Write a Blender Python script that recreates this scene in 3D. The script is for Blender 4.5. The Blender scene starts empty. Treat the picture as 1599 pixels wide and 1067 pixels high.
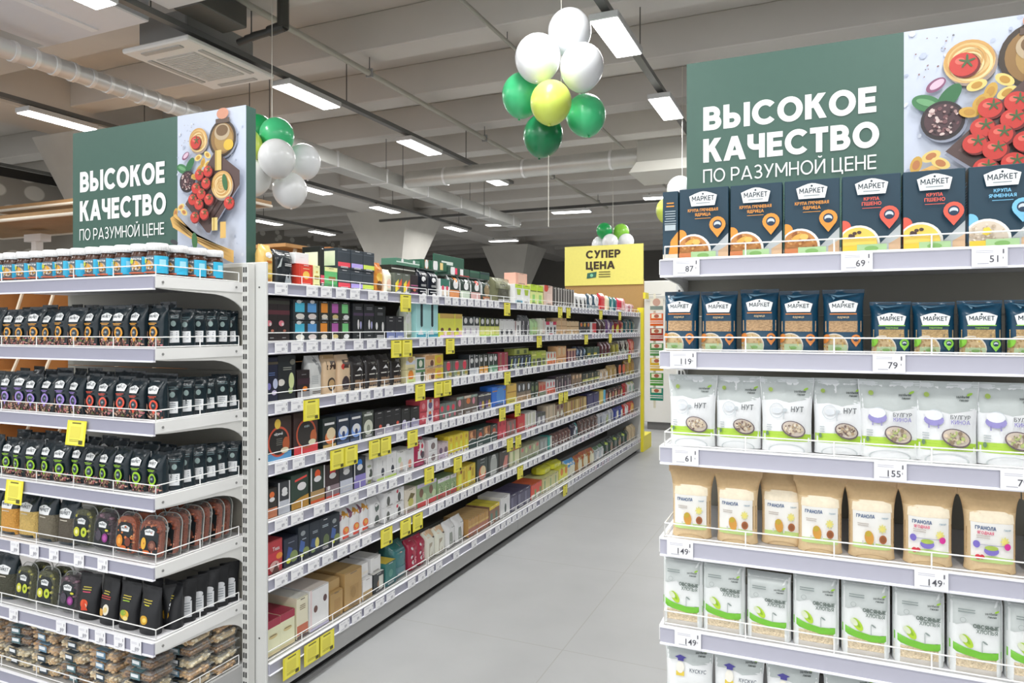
import bpy, math, random
import numpy as np
from mathutils import Matrix, Vector

SC = bpy.context.scene
COL = SC.collection
RND = random.Random(7)
PI = math.pi

# ------------------------------------------------------------------ camera, world, exposure
F_PX = 1098.24
cam = bpy.data.cameras.new('camera')
cam.sensor_width = 36.0
cam.lens = 36.0 * F_PX / 1599.0
cam.shift_y = -(533.5 - 512.26) / 1599.0
cam.clip_start = 0.05
cam_o = bpy.data.objects.new('camera', cam)
COL.objects.link(cam_o)
cam_o.location = (0, 0, 1.6)
cam_o.rotation_euler = (PI / 2, 0, math.radians(23.637))
SC.camera = cam_o

world = bpy.data.worlds.new('shop_ambient')
SC.world = world
world.use_nodes = True
bg = world.node_tree.nodes['Background']
bg.inputs[0].default_value = (0.95, 0.97, 1.0, 1)
bg.inputs[1].default_value = 1.25

vs = SC.view_settings
vs.view_transform = 'Standard'
vs.look = 'None'
vs.exposure = -0.04
vs.gamma = 1.0
vs.use_curve_mapping = False
LAMP_POWER = 14.0

# ------------------------------------------------------------------ materials (node based, colour comes from the mesh attribute "Col")
def make_mat(name, rough=0.5, metal=0.0, noise=0.05, nscale=30, bump=0.0, bscale=60, coat=0.0, alpha=None, trans=0.0, emit=None, spec=0.5):
    m = bpy.data.materials.new(name)
    m.use_nodes = True
    nt = m.node_tree
    p = nt.nodes['Principled BSDF']
    a = nt.nodes.new('ShaderNodeAttribute'); a.attribute_name = 'Col'
    tc = nt.nodes.new('ShaderNodeTexCoord')
    n = nt.nodes.new('ShaderNodeTexNoise'); n.inputs['Scale'].default_value = nscale; n.inputs['Detail'].default_value = 3
    nt.links.new(tc.outputs['Object'], n.inputs['Vector'])
    mr = nt.nodes.new('ShaderNodeMapRange')
    mr.inputs['To Min'].default_value = 1 - noise; mr.inputs['To Max'].default_value = 1 + noise
    nt.links.new(n.outputs['Fac'], mr.inputs['Value'])
    mx = nt.nodes.new('ShaderNodeVectorMath'); mx.operation = 'SCALE'
    nt.links.new(a.outputs['Color'], mx.inputs[0]); nt.links.new(mr.outputs['Result'], mx.inputs['Scale'])
    nt.links.new(mx.outputs['Vector'], p.inputs['Base Color'])
    p.inputs['Roughness'].default_value = rough
    p.inputs['Metallic'].default_value = metal
    p.inputs['Specular IOR Level'].default_value = spec
    p.inputs['Coat Weight'].default_value = coat
    if bump:
        n2 = nt.nodes.new('ShaderNodeTexNoise'); n2.inputs['Scale'].default_value = bscale; n2.inputs['Detail'].default_value = 2
        nt.links.new(tc.outputs['Object'], n2.inputs['Vector'])
        b = nt.nodes.new('ShaderNodeBump'); b.inputs['Strength'].default_value = bump; b.inputs['Distance'].default_value = 0.01
        nt.links.new(n2.outputs['Fac'], b.inputs['Height']); nt.links.new(b.outputs['Normal'], p.inputs['Normal'])
    if alpha is not None:
        p.inputs['Alpha'].default_value = alpha
    if trans:
        p.inputs['Transmission Weight'].default_value = trans
    if emit:
        p.inputs['Emission Color'].default_value = (1, 1, 1, 1)
        p.inputs['Emission Strength'].default_value = emit
    return m

MAT = {
    'card': make_mat('printed_card', 0.42),
    'film': make_mat('glossy_film', 0.24, bump=0.25, bscale=35, coat=0.15),
    'soft': make_mat('matt_film', 0.45, bump=0.2, bscale=30),
    'kraft': make_mat('kraft_paper', 0.75, noise=0.1, nscale=120),
    'matte': make_mat('matt_surface', 0.8, noise=0.06),
    'steel': make_mat('painted_steel', 0.38, noise=0.02, nscale=8),
    'rail': make_mat('rail_plastic', 0.25, noise=0.02),
    'zinc': make_mat('zinc_duct', 0.42, metal=0.55, noise=0.12, nscale=4, bump=0.12, bscale=14),
    'paper': make_mat('paper_card', 0.6, noise=0.02),
    'rubber': make_mat('balloon_latex', 0.28, noise=0.02, coat=0.15),
    'clear': make_mat('clear_plastic', 0.12, alpha=0.13, noise=0.0),
    'glass': make_mat('tinted_glass', 0.08, trans=0.25, noise=0.0),
    'wood': make_mat('pale_wood', 0.55, noise=0.16, nscale=9),
    'concrete': make_mat('grey_concrete', 0.85, noise=0.1, nscale=2.5),
    'glow': make_mat('lamp_diffuser', 0.5, emit=9.0),
    'grain': make_mat('loose_grain', 0.8, noise=0.4, nscale=170, bump=0.8, bscale=160),
}

GAIN = 1.0
def lin(h):
    if isinstance(h, tuple): return h
    if len(h) == 3: h = ''.join(c * 2 for c in h)
    r = []
    for i in (0, 2, 4):
        x = int(h[i:i + 2], 16) / 255.0
        r.append(x / 12.92 if x <= 0.04045 else ((x + 0.055) / 1.055) ** 2.4)
    return tuple(min(0.9, c * GAIN) for c in r) if GAIN != 1.0 else tuple(r)

# ------------------------------------------------------------------ mesh builder: one mesh, a colour and a material per face
class B:
    def __init__(s):
        s.v = []; s.f = []; s.c = []; s.m = []; s.s = []
    def add(s, verts, faces, col, mat='card', smooth=False):
        o = len(s.v); col = lin(col)
        s.v.extend(verts)
        for f in faces:
            s.f.append(tuple(o + i for i in f)); s.c.append(col); s.m.append(mat); s.s.append(smooth)
    def box(s, x0, y0, z0, x1, y1, z1, col, mat='card'):
        s.add([(x0, y0, z0), (x1, y0, z0), (x1, y1, z0), (x0, y1, z0), (x0, y0, z1), (x1, y0, z1), (x1, y1, z1), (x0, y1, z1)],
              [(0, 3, 2, 1), (4, 5, 6, 7), (0, 1, 5, 4), (1, 2, 6, 5), (2, 3, 7, 6), (3, 0, 4, 7)], col, mat)
    def bbox(s, x0, y0, z0, x1, y1, z1, r, col, mat='card'):
        """a box whose twelve edges are chamfered by r"""
        P = []
        for z, i in ((z0, 1), (z0 + r, 0), (z1 - r, 0), (z1, 1)):
            q = r if i else 0
            P.append([(x0 + r, y0 + q, z), (x1 - r, y0 + q, z), (x1 - q, y0 + r, z), (x1 - q, y1 - r, z), (x1 - r, y1 - q, z), (x0 + r, y1 - q, z), (x0 + q, y1 - r, z), (x0 + q, y0 + r, z)])
        v = [p for ring in P for p in ring]
        f = [tuple(range(7, -1, -1)), tuple(range(24, 32))]
        for k in range(3):
            for i in range(8):
                j = (i + 1) % 8
                f.append((k * 8 + i, k * 8 + j, k * 8 + 8 + j, k * 8 + 8 + i))
        s.add(v, f, col, mat)
    def prism(s, pts, axis, a, b, col, mat='card', smooth=False):
        """polygon pts extruded along axis ('x','y','z') from a to b"""
        n = len(pts)
        def mk(p, t): return (t, p[0], p[1]) if axis == 'x' else ((p[0], t, p[1]) if axis == 'y' else (p[0], p[1], t))
        v = [mk(p, a) for p in pts] + [mk(p, b) for p in pts]
        f = [tuple(range(n)), tuple(range(2 * n - 1, n - 1, -1))] + [(i, i + n, (i + 1) % n + n, (i + 1) % n) for i in range(n)]
        s.add(v, f, col, mat, smooth)
    def tube(s, p, q, r, col, mat='steel', n=8, smooth=True):
        p = Vector(p); q = Vector(q); d = (q - p).normalized()
        a = d.orthogonal().normalized(); b = d.cross(a)
        v = []
        for t in (p, q):
            for i in range(n):
                w = t + (a * math.cos(2 * PI * i / n) + b * math.sin(2 * PI * i / n)) * r
                v.append(tuple(w))
        f = [(i, (i + 1) % n, n + (i + 1) % n, n + i) for i in range(n)]
        s.add(v, f, col, mat, smooth)
        s.add(v, [tuple(range(n - 1, -1, -1)), tuple(range(n, 2 * n))], col, mat)
    def lathe(s, prof, col, mat='card', n=24, cap=True, cx=0, cy=0):
        v = []; f = []
        for r, z in prof:
            for i in range(n):
                v.append((cx + r * math.cos(2 * PI * i / n), cy + r * math.sin(2 * PI * i / n), z))
        for k in range(len(prof) - 1):
            for i in range(n):
                j = (i + 1) % n
                f.append((k * n + i, k * n + j, (k + 1) * n + j, (k + 1) * n + i))
        s.add(v, f, col, mat, True)
        if cap:
            s.add(v, [tuple(range(n - 1, -1, -1)), tuple(range((len(prof) - 1) * n, len(prof) * n))], col, mat)
    def ball(s, c, r, col, mat, n=20, m=12, squash=1.0, neck=0.0):
        v = []; f = []
        for k in range(m + 1):
            t = PI * k / m
            z = -math.cos(t); q = math.sin(t)
            if z < 0: z *= 1 + neck * z * z
            for i in range(n):
                a = 2 * PI * i / n
                v.append((c[0] + r * q * math.cos(a), c[1] + r * q * math.sin(a), c[2] + r * z * squash))
        for k in range(m):
            for i in range(n):
                j = (i + 1) % n
                f.append((k * n + i, k * n + j, (k + 1) * n + j, (k + 1) * n + i))
        s.add(v, f, col, mat, True)
    def done(s, name):
        me = bpy.data.meshes.new(name)
        me.from_pydata(s.v, [], s.f)
        names = []
        for m in s.m:
            if m not in names: names.append(m)
        for m in names: me.materials.append(MAT[m])
        ix = {m: i for i, m in enumerate(names)}
        np_ = len(s.f)
        me.polygons.foreach_set('material_index', np.array([ix[m] for m in s.m], dtype=np.int32))
        me.polygons.foreach_set('use_smooth', np.array(s.s, dtype=bool))
        at = me.color_attributes.new('Col', 'FLOAT_COLOR', 'CORNER')
        cnt = np.array([len(f) for f in s.f])
        c = np.ones((cnt.sum(), 4), dtype=np.float32)
        c[:, :3] = np.repeat(np.array(s.c, dtype=np.float32).reshape(-1, 3), cnt, axis=0)
        at.data.foreach_set('color', c.ravel())
        me.update()
        return me

# ------------------------------------------------------------------ lettering: glyph outlines of the built-in font as flat triangles
# stroke lettering: geometric capitals built from bars and arcs of one thickness
def _ring(cx, cy, rx, ry, t, a0, a1, n=18):
    o = []
    for i in range(n):
        p, q = [math.radians(a0 + (a1 - a0) * k / n) for k in (i, i + 1)]
        o.append([(cx + rx * math.cos(p), cy + ry * math.sin(p)), (cx + rx * math.cos(q), cy + ry * math.sin(q)), (cx + (rx - t) * math.cos(q), cy + (ry - t) * math.sin(q)), (cx + (rx - t) * math.cos(p), cy + (ry - t) * math.sin(p))])
    return o
def _bar(x0, y0, x1, y1): return [[(x0, y0), (x1, y0), (x1, y1), (x0, y1)]]
def _dia(x0, y0, x1, y1, t):
    hx = t / 2 * math.sqrt(1 + ((x1 - x0) / (y1 - y0)) ** 2)
    return [[(x0 - hx, y0), (x0 + hx, y0), (x1 + hx, y1), (x1 - hx, y1)]]
def _bowl(x0, y0, y1, w, t):
    """a bowl from the stem at x0 bulging right to w between y0 and y1"""
    r = (y1 - y0) / 2; rx = min(r, w - x0 - t * 0.5)
    return _bar(x0, y1 - t, w - rx, y1) + _bar(x0, y0, w - rx, y0 + t) + _ring(w - rx, y0 + r, rx, r, t, -90, 90, 12)
def stroke_letter(c, t):
    m = 0.5; h = t / 2; q = t * 0.46
    if c == 'В': return _bar(0, 0, t, 1) + _bowl(0, m - h, 1, 0.66, t) + _bowl(0, 0, m + h, 0.71, t), 0.71
    if c == 'Ь': return _bar(0, 0, t, 1) + _bowl(0, 0, 0.64, 0.68, t), 0.68
    if c == 'Ы': return _bar(0, 0, t, 1) + _bowl(0, 0, 0.64, 0.66, t) + _bar(0.78, 0, 0.78 + t, 1), 0.78 + t
    if c == 'Р': return _bar(0, 0, t, 1) + _bowl(0, 0.34, 1, 0.68, t), 0.68
    if c == 'Б': return _bar(0, 0, t, 1) + _bowl(0, 0, 0.62, 0.68, t) + _bar(0, 1 - t, 0.62, 1), 0.68
    if c == 'О': return _ring(0.46, 0.5, 0.46, 0.515, t, 0, 360, 32), 0.92
    if c == 'С': return _ring(0.48, 0.5, 0.48, 0.515, t, 42, 318, 28), 0.86
    if c == 'К': return _bar(0, 0, t, 1) + _dia(t * 0.9, 0.44, 0.70 - q, 1, t) + _dia(0.74 - q, 0, 0.36, 0.60, t), 0.76
    if c == 'Е': return _bar(0, 0, t, 1) + _bar(0, 0, 0.60, t) + _bar(0, m - h, 0.56, m + h) + _bar(0, 1 - t, 0.60, 1), 0.60
    if c == 'А': return _dia(q, 0, 0.43, 1, t) + _dia(0.86 - q, 0, 0.43, 1, t) + _bar(0.2, 0.2, 0.66, 0.2 + t * 0.9), 0.86
    if c == 'Ч': return _bar(0.68 - t, 0, 0.68, 1) + _bar(0, 0.62, t, 1) + _ring(0.32, 0.64, 0.32, 0.30, t, 180, 270, 10) + _bar(0.32, 0.34, 0.68, 0.34 + t), 0.68
    if c == 'Т': return _bar(0.33 - h, 0, 0.33 + h, 1) + _bar(0, 1 - t, 0.66, 1), 0.66
    if c == 'П': return _bar(0, 0, t, 1) + _bar(0.72 - t, 0, 0.72, 1) + _bar(0, 1 - t, 0.72, 1), 0.72
    if c == 'Н': return _bar(0, 0, t, 1) + _bar(0.72 - t, 0, 0.72, 1) + _bar(0, m - h, 0.72, m + h), 0.72
    if c == 'Г': return _bar(0, 0, t, 1) + _bar(0, 1 - t, 0.56, 1), 0.56
    if c in 'ИЙ':
        o = _bar(0, 0, t, 1) + _bar(0.74 - t, 0, 0.74, 1) + _dia(q, 0, 0.74 - q, 1, t)
        return (o + _ring(0.37, 1.30, 0.17, 0.19, t * 0.8, 200, 340, 10) if c == 'Й' else o), 0.74
    if c == 'Ц': return _bar(0, 0, t, 1) + _bar(0.68 - t, 0, 0.68, 1) + _bar(0, 0, 0.80, t) + _bar(0.80 - t * 0.9, -0.17, 0.80, t), 0.80
    if c == 'У': return _dia(0.22, 0, 0.74 - q, 1, t) + _dia(0.40, 0.36, q, 1, t), 0.74
    if c == 'М': return _bar(0, 0, t, 1) + _bar(0.9 - t, 0, 0.9, 1) + _dia(0.45, 0.28, q, 1, t) + _dia(0.45, 0.28, 0.9 - q, 1, t), 0.9
    if c == 'З': return _ring(0.30, 0.735, 0.30, 0.28, t, -90, 150, 18) + _ring(0.32, 0.27, 0.33, 0.285, t, -150, 90, 18) + _bar(0.2, 0.555 - t, 0.33, 0.555), 0.65
    if c == 'Л': return _dia(q, 0, 0.30, 1, t) + _bar(0.72 - t, 0, 0.72, 1) + _bar(0.28, 1 - t, 0.72, 1), 0.72
    if c == 'Я': return _bar(0.68 - t, 0, 0.68, 1) + [[(0.68 - x, y) for x, y in p] for p in _bowl(0, 0.36, 1, 0.68, t)] + _dia(q, 0, 0.40, 0.42, t), 0.68
    if c == 'Х': return _dia(q, 0, 0.76 - q, 1, t) + _dia(0.76 - q, 0, q, 1, t), 0.76
    if c == 'Д': return _dia(q + 0.08, 0, 0.32, 1, t) + _bar(0.70 - t, 0, 0.70, 1) + _bar(0.3, 1 - t, 0.70, 1) + _bar(0, 0, 0.82, t) + _bar(0, -0.15, t, t) + _bar(0.82 - t, -0.15, 0.82, t), 0.82
    return None
def stroke_text(s, t):
    V = []; Fc = []; x = 0.0
    for c in s:
        if c == ' ': x += 0.34; continue
        r = stroke_letter(c, t)
        if r is None: return None
        for p in r[0]:
            o = len(V); V += [((x + a) * 0.72, b * 0.72) for a, b in p]
            ar = sum(p[i][0] * p[(i + 1) % 4][1] - p[(i + 1) % 4][0] * p[i][1] for i in range(4))
            Fc.append((o, o + 1, o + 2, o + 3) if ar > 0 else (o + 3, o + 2, o + 1, o))
        x += r[1] + 0.17 - 0.4 * t
    return V, Fc
_TXT = {}
def glyphs(t, bold):
    k = (t, bold)
    if k not in _TXT:
        r = stroke_text(t, 0.105 + bold * 2.7)
        if r:
            V, Fc = r; xs = [p[0] for p in V]; ys = [p[1] for p in V]
            _TXT[k] = (V, Fc, min(xs), max(xs), min(ys), max(ys))
            return _TXT[k]
        cu = bpy.data.curves.new('lettering', 'FONT')
        cu.body = t; cu.resolution_u = 2; cu.fill_mode = 'FRONT'; cu.offset = bold
        cu.space_character = 1.0 + bold * 1.2
        ob = bpy.data.objects.new('lettering', cu)
        me = bpy.data.meshes.new_from_object(ob)
        V = [(v.co.x, v.co.y) for v in me.vertices]; Fc = []
        me.calc_loop_triangles()
        for tr in me.loop_triangles:
            a, b, c = tr.vertices
            ar = (V[b][0] - V[a][0]) * (V[c][1] - V[a][1]) - (V[c][0] - V[a][0]) * (V[b][1] - V[a][1])
            if abs(ar) < 1e-9: continue
            Fc.append((a, b, c) if ar > 0 else (a, c, b))
        bpy.data.objects.remove(ob); bpy.data.curves.remove(cu); bpy.data.meshes.remove(me)
        xs = [p[0] for p in V] or [0]; ys = [p[1] for p in V] or [0]
        _TXT[k] = (V, Fc, min(xs), max(xs), min(ys), max(ys))
    return _TXT[k]

# ------------------------------------------------------------------ printed artwork: shapes in unit panel coordinates laid on any surface P(u, v, lift)
class Art:
    def __init__(s, b, P, w, h, mat='card', step=0.0004, cell=0.02, smooth=True, base=0.0004):
        s.b = b; s.P = P; s.w = w; s.h = h; s.mat = mat; s.step = step; s.l = base; s.cell = cell; s.sm = smooth
    def _emit(s, pts, faces, col, mat=None):
        w, h = s.w, s.h
        v = [s.P((min(max(u, 0), 1) - 0.5) * w, min(max(q, 0), 1) * h, s.l) for u, q in pts]
        s.b.add(v, faces, col, mat or s.mat, s.sm)
    def up(s): s.l += s.step
    def rect(s, u0, v0, u1, v1, col, mat=None):
        nu = max(1, int(abs(u1 - u0) * s.w / s.cell)); nv = max(1, int(abs(v1 - v0) * s.h / s.cell))
        pts = [(u0 + (u1 - u0) * i / nu, v0 + (v1 - v0) * j / nv) for j in range(nv + 1) for i in range(nu + 1)]
        f = [(j * (nu + 1) + i, j * (nu + 1) + i + 1, (j + 1) * (nu + 1) + i + 1, (j + 1) * (nu + 1) + i) for j in range(nv) for i in range(nu)]
        s._emit(pts, f, col, mat); s.up()
    def ell(s, u, v, ru, rv, col, inner=0.0, n=0, mat=None, rot=0.0):
        """ru, rv relative to the panel width"""
        R = max(ru, rv) * s.w
        n = n or (10 if R < 0.008 else (16 if R < 0.03 else 26))
        k = max(1, int(R * (1 - inner) / s.cell + 0.6))
        pts = []; cr, sr = math.cos(rot), math.sin(rot)
        for j in range(k + 1):
            t = inner + (1 - inner) * j / k
            for i in range(n):
                a = 2 * PI * i / n
                x, y = ru * t * math.cos(a), rv * t * math.sin(a)
                x, y = x * cr - y * sr, x * sr + y * cr
                pts.append((u + x, v + y * s.w / s.h))
        f = [(j * n + i, (j + 1) * n + i, (j + 1) * n + (i + 1) % n, j * n + (i + 1) % n) for j in range(k) for i in range(n)]
        s._emit(pts, f, col, mat); s.up()
    def poly(s, pl, col, mat=None):
        """star-shaped polygon in unit coordinates"""
        cu = sum(p[0] for p in pl) / len(pl); cv = sum(p[1] for p in pl) / len(pl)
        q = []
        for i in range(len(pl)):
            a, b = pl[i], pl[(i + 1) % len(pl)]
            n = max(1, int(math.hypot((b[0] - a[0]) * s.w, (b[1] - a[1]) * s.h) / s.cell))
            q += [(a[0] + (b[0] - a[0]) * j / n, a[1] + (b[1] - a[1]) * j / n) for j in range(n)]
        R = max(math.hypot((p[0] - cu) * s.w, (p[1] - cv) * s.h) for p in q)
        k = max(1, int(R / s.cell + 0.5)); n = len(q)
        pts = [(cu + (p[0] - cu) * j / k, cv + (p[1] - cv) * j / k) for j in range(k + 1) for p in q]
        f = [(j * n + i, (j + 1) * n + i, (j + 1) * n + (i + 1) % n, j * n + (i + 1) % n) for j in range(k) for i in range(n)]
        ar = sum(pl[i][0] * pl[(i + 1) % len(pl)][1] - pl[(i + 1) % len(pl)][0] * pl[i][1] for i in range(len(pl)))
        if ar < 0: f = [t[::-1] for t in f]
        s._emit(pts, f, col, mat); s.up()
    def text(s, t, u, v, hh, col, bold=0.0, maxw=None, align='c', slope=0.0, fit=None):
        """cap height hh relative to panel height, centred at u, base line at v"""
        V, Fc, x0, x1, y0, y1 = glyphs(t, bold)
        cap = 0.72
        k = hh * s.h / cap; kx = k
        if maxw and (x1 - x0) * kx > maxw * s.w: kx = maxw * s.w / (x1 - x0)
        if fit: kx = fit * s.w / (x1 - x0)
        off = {'c': (x0 + x1) / 2, 'l': x0, 'r': x1}[align]
        pts = [(u + (x - off) * kx / s.w, v + (y * k + slope * (x - off) * kx) / s.h) for x, y in V]
        for i, f in enumerate(Fc):  # every stroke a hair above the last, so that crossing strokes never share a plane
            s._emit([pts[j] for j in f], [tuple(range(len(f)))], col); s.l += 1.5e-5
        s.l -= 1.5e-5 * len(Fc); s.l += 1.5e-5 * min(len(Fc), 60); s.up()
    def lines(s, u, v, n, ww, hh, gap, col, seed=0):
        r = random.Random(seed + n)
        for i in range(n):
            x = ww * (0.72 + 0.28 * r.random())
            s.rect(u - x / 2, v - i * gap - hh, u + x / 2, v - i * gap, col); s.l -= s.step
        s.up()
    def specks(s, u, v, ru, rv, n, cols, size, seed=1, box=False):
        r = random.Random(seed)
        for i in range(n):
            if box: x, y = r.uniform(-1, 1), r.uniform(-1, 1)
            else:
                a = r.uniform(0, 2 * PI); d = math.sqrt(r.random()); x, y = d * math.cos(a), d * math.sin(a)
            z = size * r.uniform(0.6, 1.3)
            s.ell(u + x * ru, v + y * rv * s.w / s.h, z, z * r.uniform(0.5, 1), r.choice(cols), n=6, rot=r.uniform(0, 3)); s.l -= s.step * 0.8
        s.up()
    def ops(s, code):
        """compact artwork code: 'b v0 v1 col;r u0 v0 u1 v1 col;e u v ru rv col;o u v ru rv inner col;t u v h col text;l u v n w col;s u v ru rv n size cols;S box specks'"""
        for q in code.split(';'):
            a = q.split()
            if not a: continue
            o = a[0]
            if o == 'b': s.rect(0, float(a[1]), 1, float(a[2]), a[3])
            elif o == 'r': s.rect(*map(float, a[1:5]), a[5])
            elif o == 'e': s.ell(*map(float, a[1:5]), a[5])
            elif o == 'o': s.ell(*map(float, a[1:5]), a[6], inner=float(a[5]))
            elif o == 't': s.text(' '.join(a[5:]), float(a[1]), float(a[2]), float(a[3]), a[4], bold=0.015, maxw=0.86)
            elif o == 'l': s.lines(float(a[1]), float(a[2]), int(a[3]), float(a[4]), 0.022, 0.045, a[5])
            elif o in 'sS': s.specks(*map(float, a[1:5]), int(a[5]), a[7].split(','), float(a[6]), seed=int(float(a[2]) * 100), box=o == 'S')
            elif o == 'p':
                xs = list(map(float, a[1:-1])); s.poly([(xs[i], xs[i + 1]) for i in range(0, len(xs), 2)], a[-1])

# ------------------------------------------------------------------ objects
def link(name, me, parent=None, label=None):
    o = bpy.data.objects.new(name, me); COL.objects.link(o)
    if parent: o.parent = parent
    if label: o['label'] = label
    return o
def tag(o, label, cat, group=None):
    o['label'] = label; o['category'] = cat
    if group: o['group'] = group
    return o
def struct(name, b):
    o = link(name, b.done(name)); o['kind'] = 'structure'; return o
def empty(name, loc, rz, label, cat, group=None):
    o = bpy.data.objects.new(name, None); COL.objects.link(o); o.location = loc; o.rotation_euler = (0, 0, rz)
    o.empty_display_size = 0.05
    return tag(o, label, cat, group)
class Proto:
    """one kind of product: its own mesh and its parts [(name, mesh, [sub-parts])]"""
    def __init__(s, name, me, parts=()): s.name = name; s.me = me; s.parts = parts; s.first = None
def copy_tree(o, parent=None):
    c = o.copy(); COL.objects.link(c); c.parent = parent
    for k in list(o.children): copy_tree(k, c)
    return c
def place(pr, loc, rz, label, cat, group, rx=0.0, sc=(1, 1, 1), ry=0.0):
    if pr.first is None:
        r = pr.first = link(pr.name, pr.me)
        for n, m, sub in pr.parts:
            c = link(n, m, r)
            for n2, m2 in sub: link(n2, m2, c)
    else:
        r = copy_tree(pr.first)
    r.location = loc; r.rotation_mode = 'XYZ'; r.rotation_euler = (rx, ry, rz); r.scale = sc
    tag(r, label, cat, group)
    return r
ORD = 'zeroth first second third fourth fifth sixth seventh eighth ninth tenth eleventh twelfth thirteenth fourteenth fifteenth sixteenth seventeenth eighteenth nineteenth twentieth'.split()
TENS = {20: 'twenty', 30: 'thirty', 40: 'forty', 50: 'fifty', 60: 'sixty'}
def ordinal(k):
    if k <= 20: return ORD[k]
    t = k // 10 * 10
    return TENS[t][:-1] + 'ieth' if k == t else TENS[t] + '-' + ORD[k - t]

# ------------------------------------------------------------------ package bodies (front faces local -Y, base at z = 0)
def flat_front(d): return lambda u, v, l: (u, -d / 2 - l, v)
def carton(w, d, h, col, front='', side='', top='', mat='card', topcol=None):
    b = B()
    b.bbox(-w / 2, -d / 2, 0, w / 2, d / 2, h, min(0.0012, w / 20), col, mat)
    if front: Art(b, flat_front(d), w * 0.985, h, mat, smooth=False, cell=9).ops(front)
    if side:  # the two narrow sides
        Art(b, lambda u, v, l: (-w / 2 - l, -u, v), d * 0.97, h, mat, smooth=False, cell=9).ops(side)
        Art(b, lambda u, v, l: (w / 2 + l, u, v), d * 0.97, h, mat, smooth=False, cell=9).ops(side)
    if topcol or top:
        A = Art(b, lambda u, v, l: (u, v - d / 2, h + l), w * 0.98, d * 0.98, mat, smooth=False, cell=9)
        A.rect(0, 0, 1, 1, topcol or col)
        if top: A.ops(top)
    return b
class Pillow:
    """a filled bag: a gusseted or sealed bottom, a body bulging front and back, a flat crimped top"""
    def __init__(s, w, d, h, t1=0.62, seal=0.07, p=3.0, bottom=0.75, wob=0.0, lean=0.0, pow=0.75, seed=0, flare=0.05):
        s.w, s.d, s.h, s.t1, s.seal, s.p, s.bot, s.wob, s.lean, s.pow, s.seed, s.flare = w, d, h, t1, seal, p, bottom, wob, lean, pow, seed, flare
    def prof(s, t):
        if t < 0.1: k = s.bot + (1 - s.bot) * math.sin(t / 0.1 * PI / 2)
        elif t < s.t1: k = 1.0
        elif t < 1 - s.seal: k = max(0.02, 1 - ((t - s.t1) / (1 - s.seal - s.t1)) ** 1.5) ** s.pow
        else: k = 0.02
        return max(k, 0.02)
    def wid(s, t): return s.w / 2 * (1 - s.flare * s.prof(t))
    def thick(s, q, t): return s.d / 2 * s.prof(t) * max(0.0, 1 - abs(q) ** s.p) ** (1 / 2.0)
    def crease(s, q, t): return s.wob * s.d * (math.sin(q * 5.1 + t * 9 + s.seed) * 0.5 + math.sin(q * 11.3 - t * 6 + s.seed * 2.1) * 0.3) * (0.25 + t) * (1 - q * q)
    def P(s, u, v, l=0.0, side=-1):
        t = min(max(v / s.h, 0), 1); q = min(max(u / (s.w / 2), -1), 1)
        y = side * (s.thick(q, t) + l) + s.crease(q, t) + s.lean * max(0, t - s.t1) * s.h
        return (q * s.wid(t), y, v)
    def body(s, b, col, mat='film', nx=12, ny=16, zones=()):
        """zones: (t0, t1, col, mat) horizontal zones of another film or painted shade"""
        for side in (-1, 1):
            v = []
            for j in range(ny + 1):
                for i in range(nx + 1):
                    q = -1 + 2 * i / nx; q = math.sin(q * PI / 2)
                    v.append(s.P(q * s.w / 2, s.h * j / ny, 0, side))
            for j in range(ny):
                c, m = col, mat
                for z in zones:
                    if z[0] <= (j + 0.5) / ny < z[1]: c, m = z[2], z[3]
                f = []
                for i in range(nx):
                    k = j * (nx + 1) + i
                    q4 = (k, k + 1, k + nx + 2, k + nx + 1)
                    f.append(q4 if side < 0 else q4[::-1])
                b.add(v if j == 0 else [], [], c, m)
                o = len(b.v) - len(v)
                for q4 in f:
                    b.f.append(tuple(o + i for i in q4)); b.c.append(lin(c)); b.m.append(m); b.s.append(True)
        # base
        n = nx + 1
        v = [s.P(math.sin((-1 + 2 * i / nx) * PI / 2) * s.w / 2, 0, 0, -1) for i in range(n)] + [s.P(math.sin((1 - 2 * i / nx) * PI / 2) * s.w / 2, 0, 0, 1) for i in range(n)]
        b.add(v, [tuple(range(2 * n - 1, -1, -1))], col, mat)
        return b
    def art(s, b, mat='film', step=0.0005, base=0.0007):
        return Art(b, s.P, s.w * 0.97, s.h, mat, step=step, cell=0.013, base=base)
def crimp(w, h, d, z, col, mat, y=0.0):
    """zig-zag sealed strip at the top of a bag"""
    b = B(); n = 5
    for i in range(n):
        z0 = z + h * i / n; z1 = z + h * (i + 1) / n; t = 0.0016 if i % 2 else 0.0009
        b.box(-w / 2, y - t, z0, w / 2, y + t, z1, col, mat)
    return b

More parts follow.
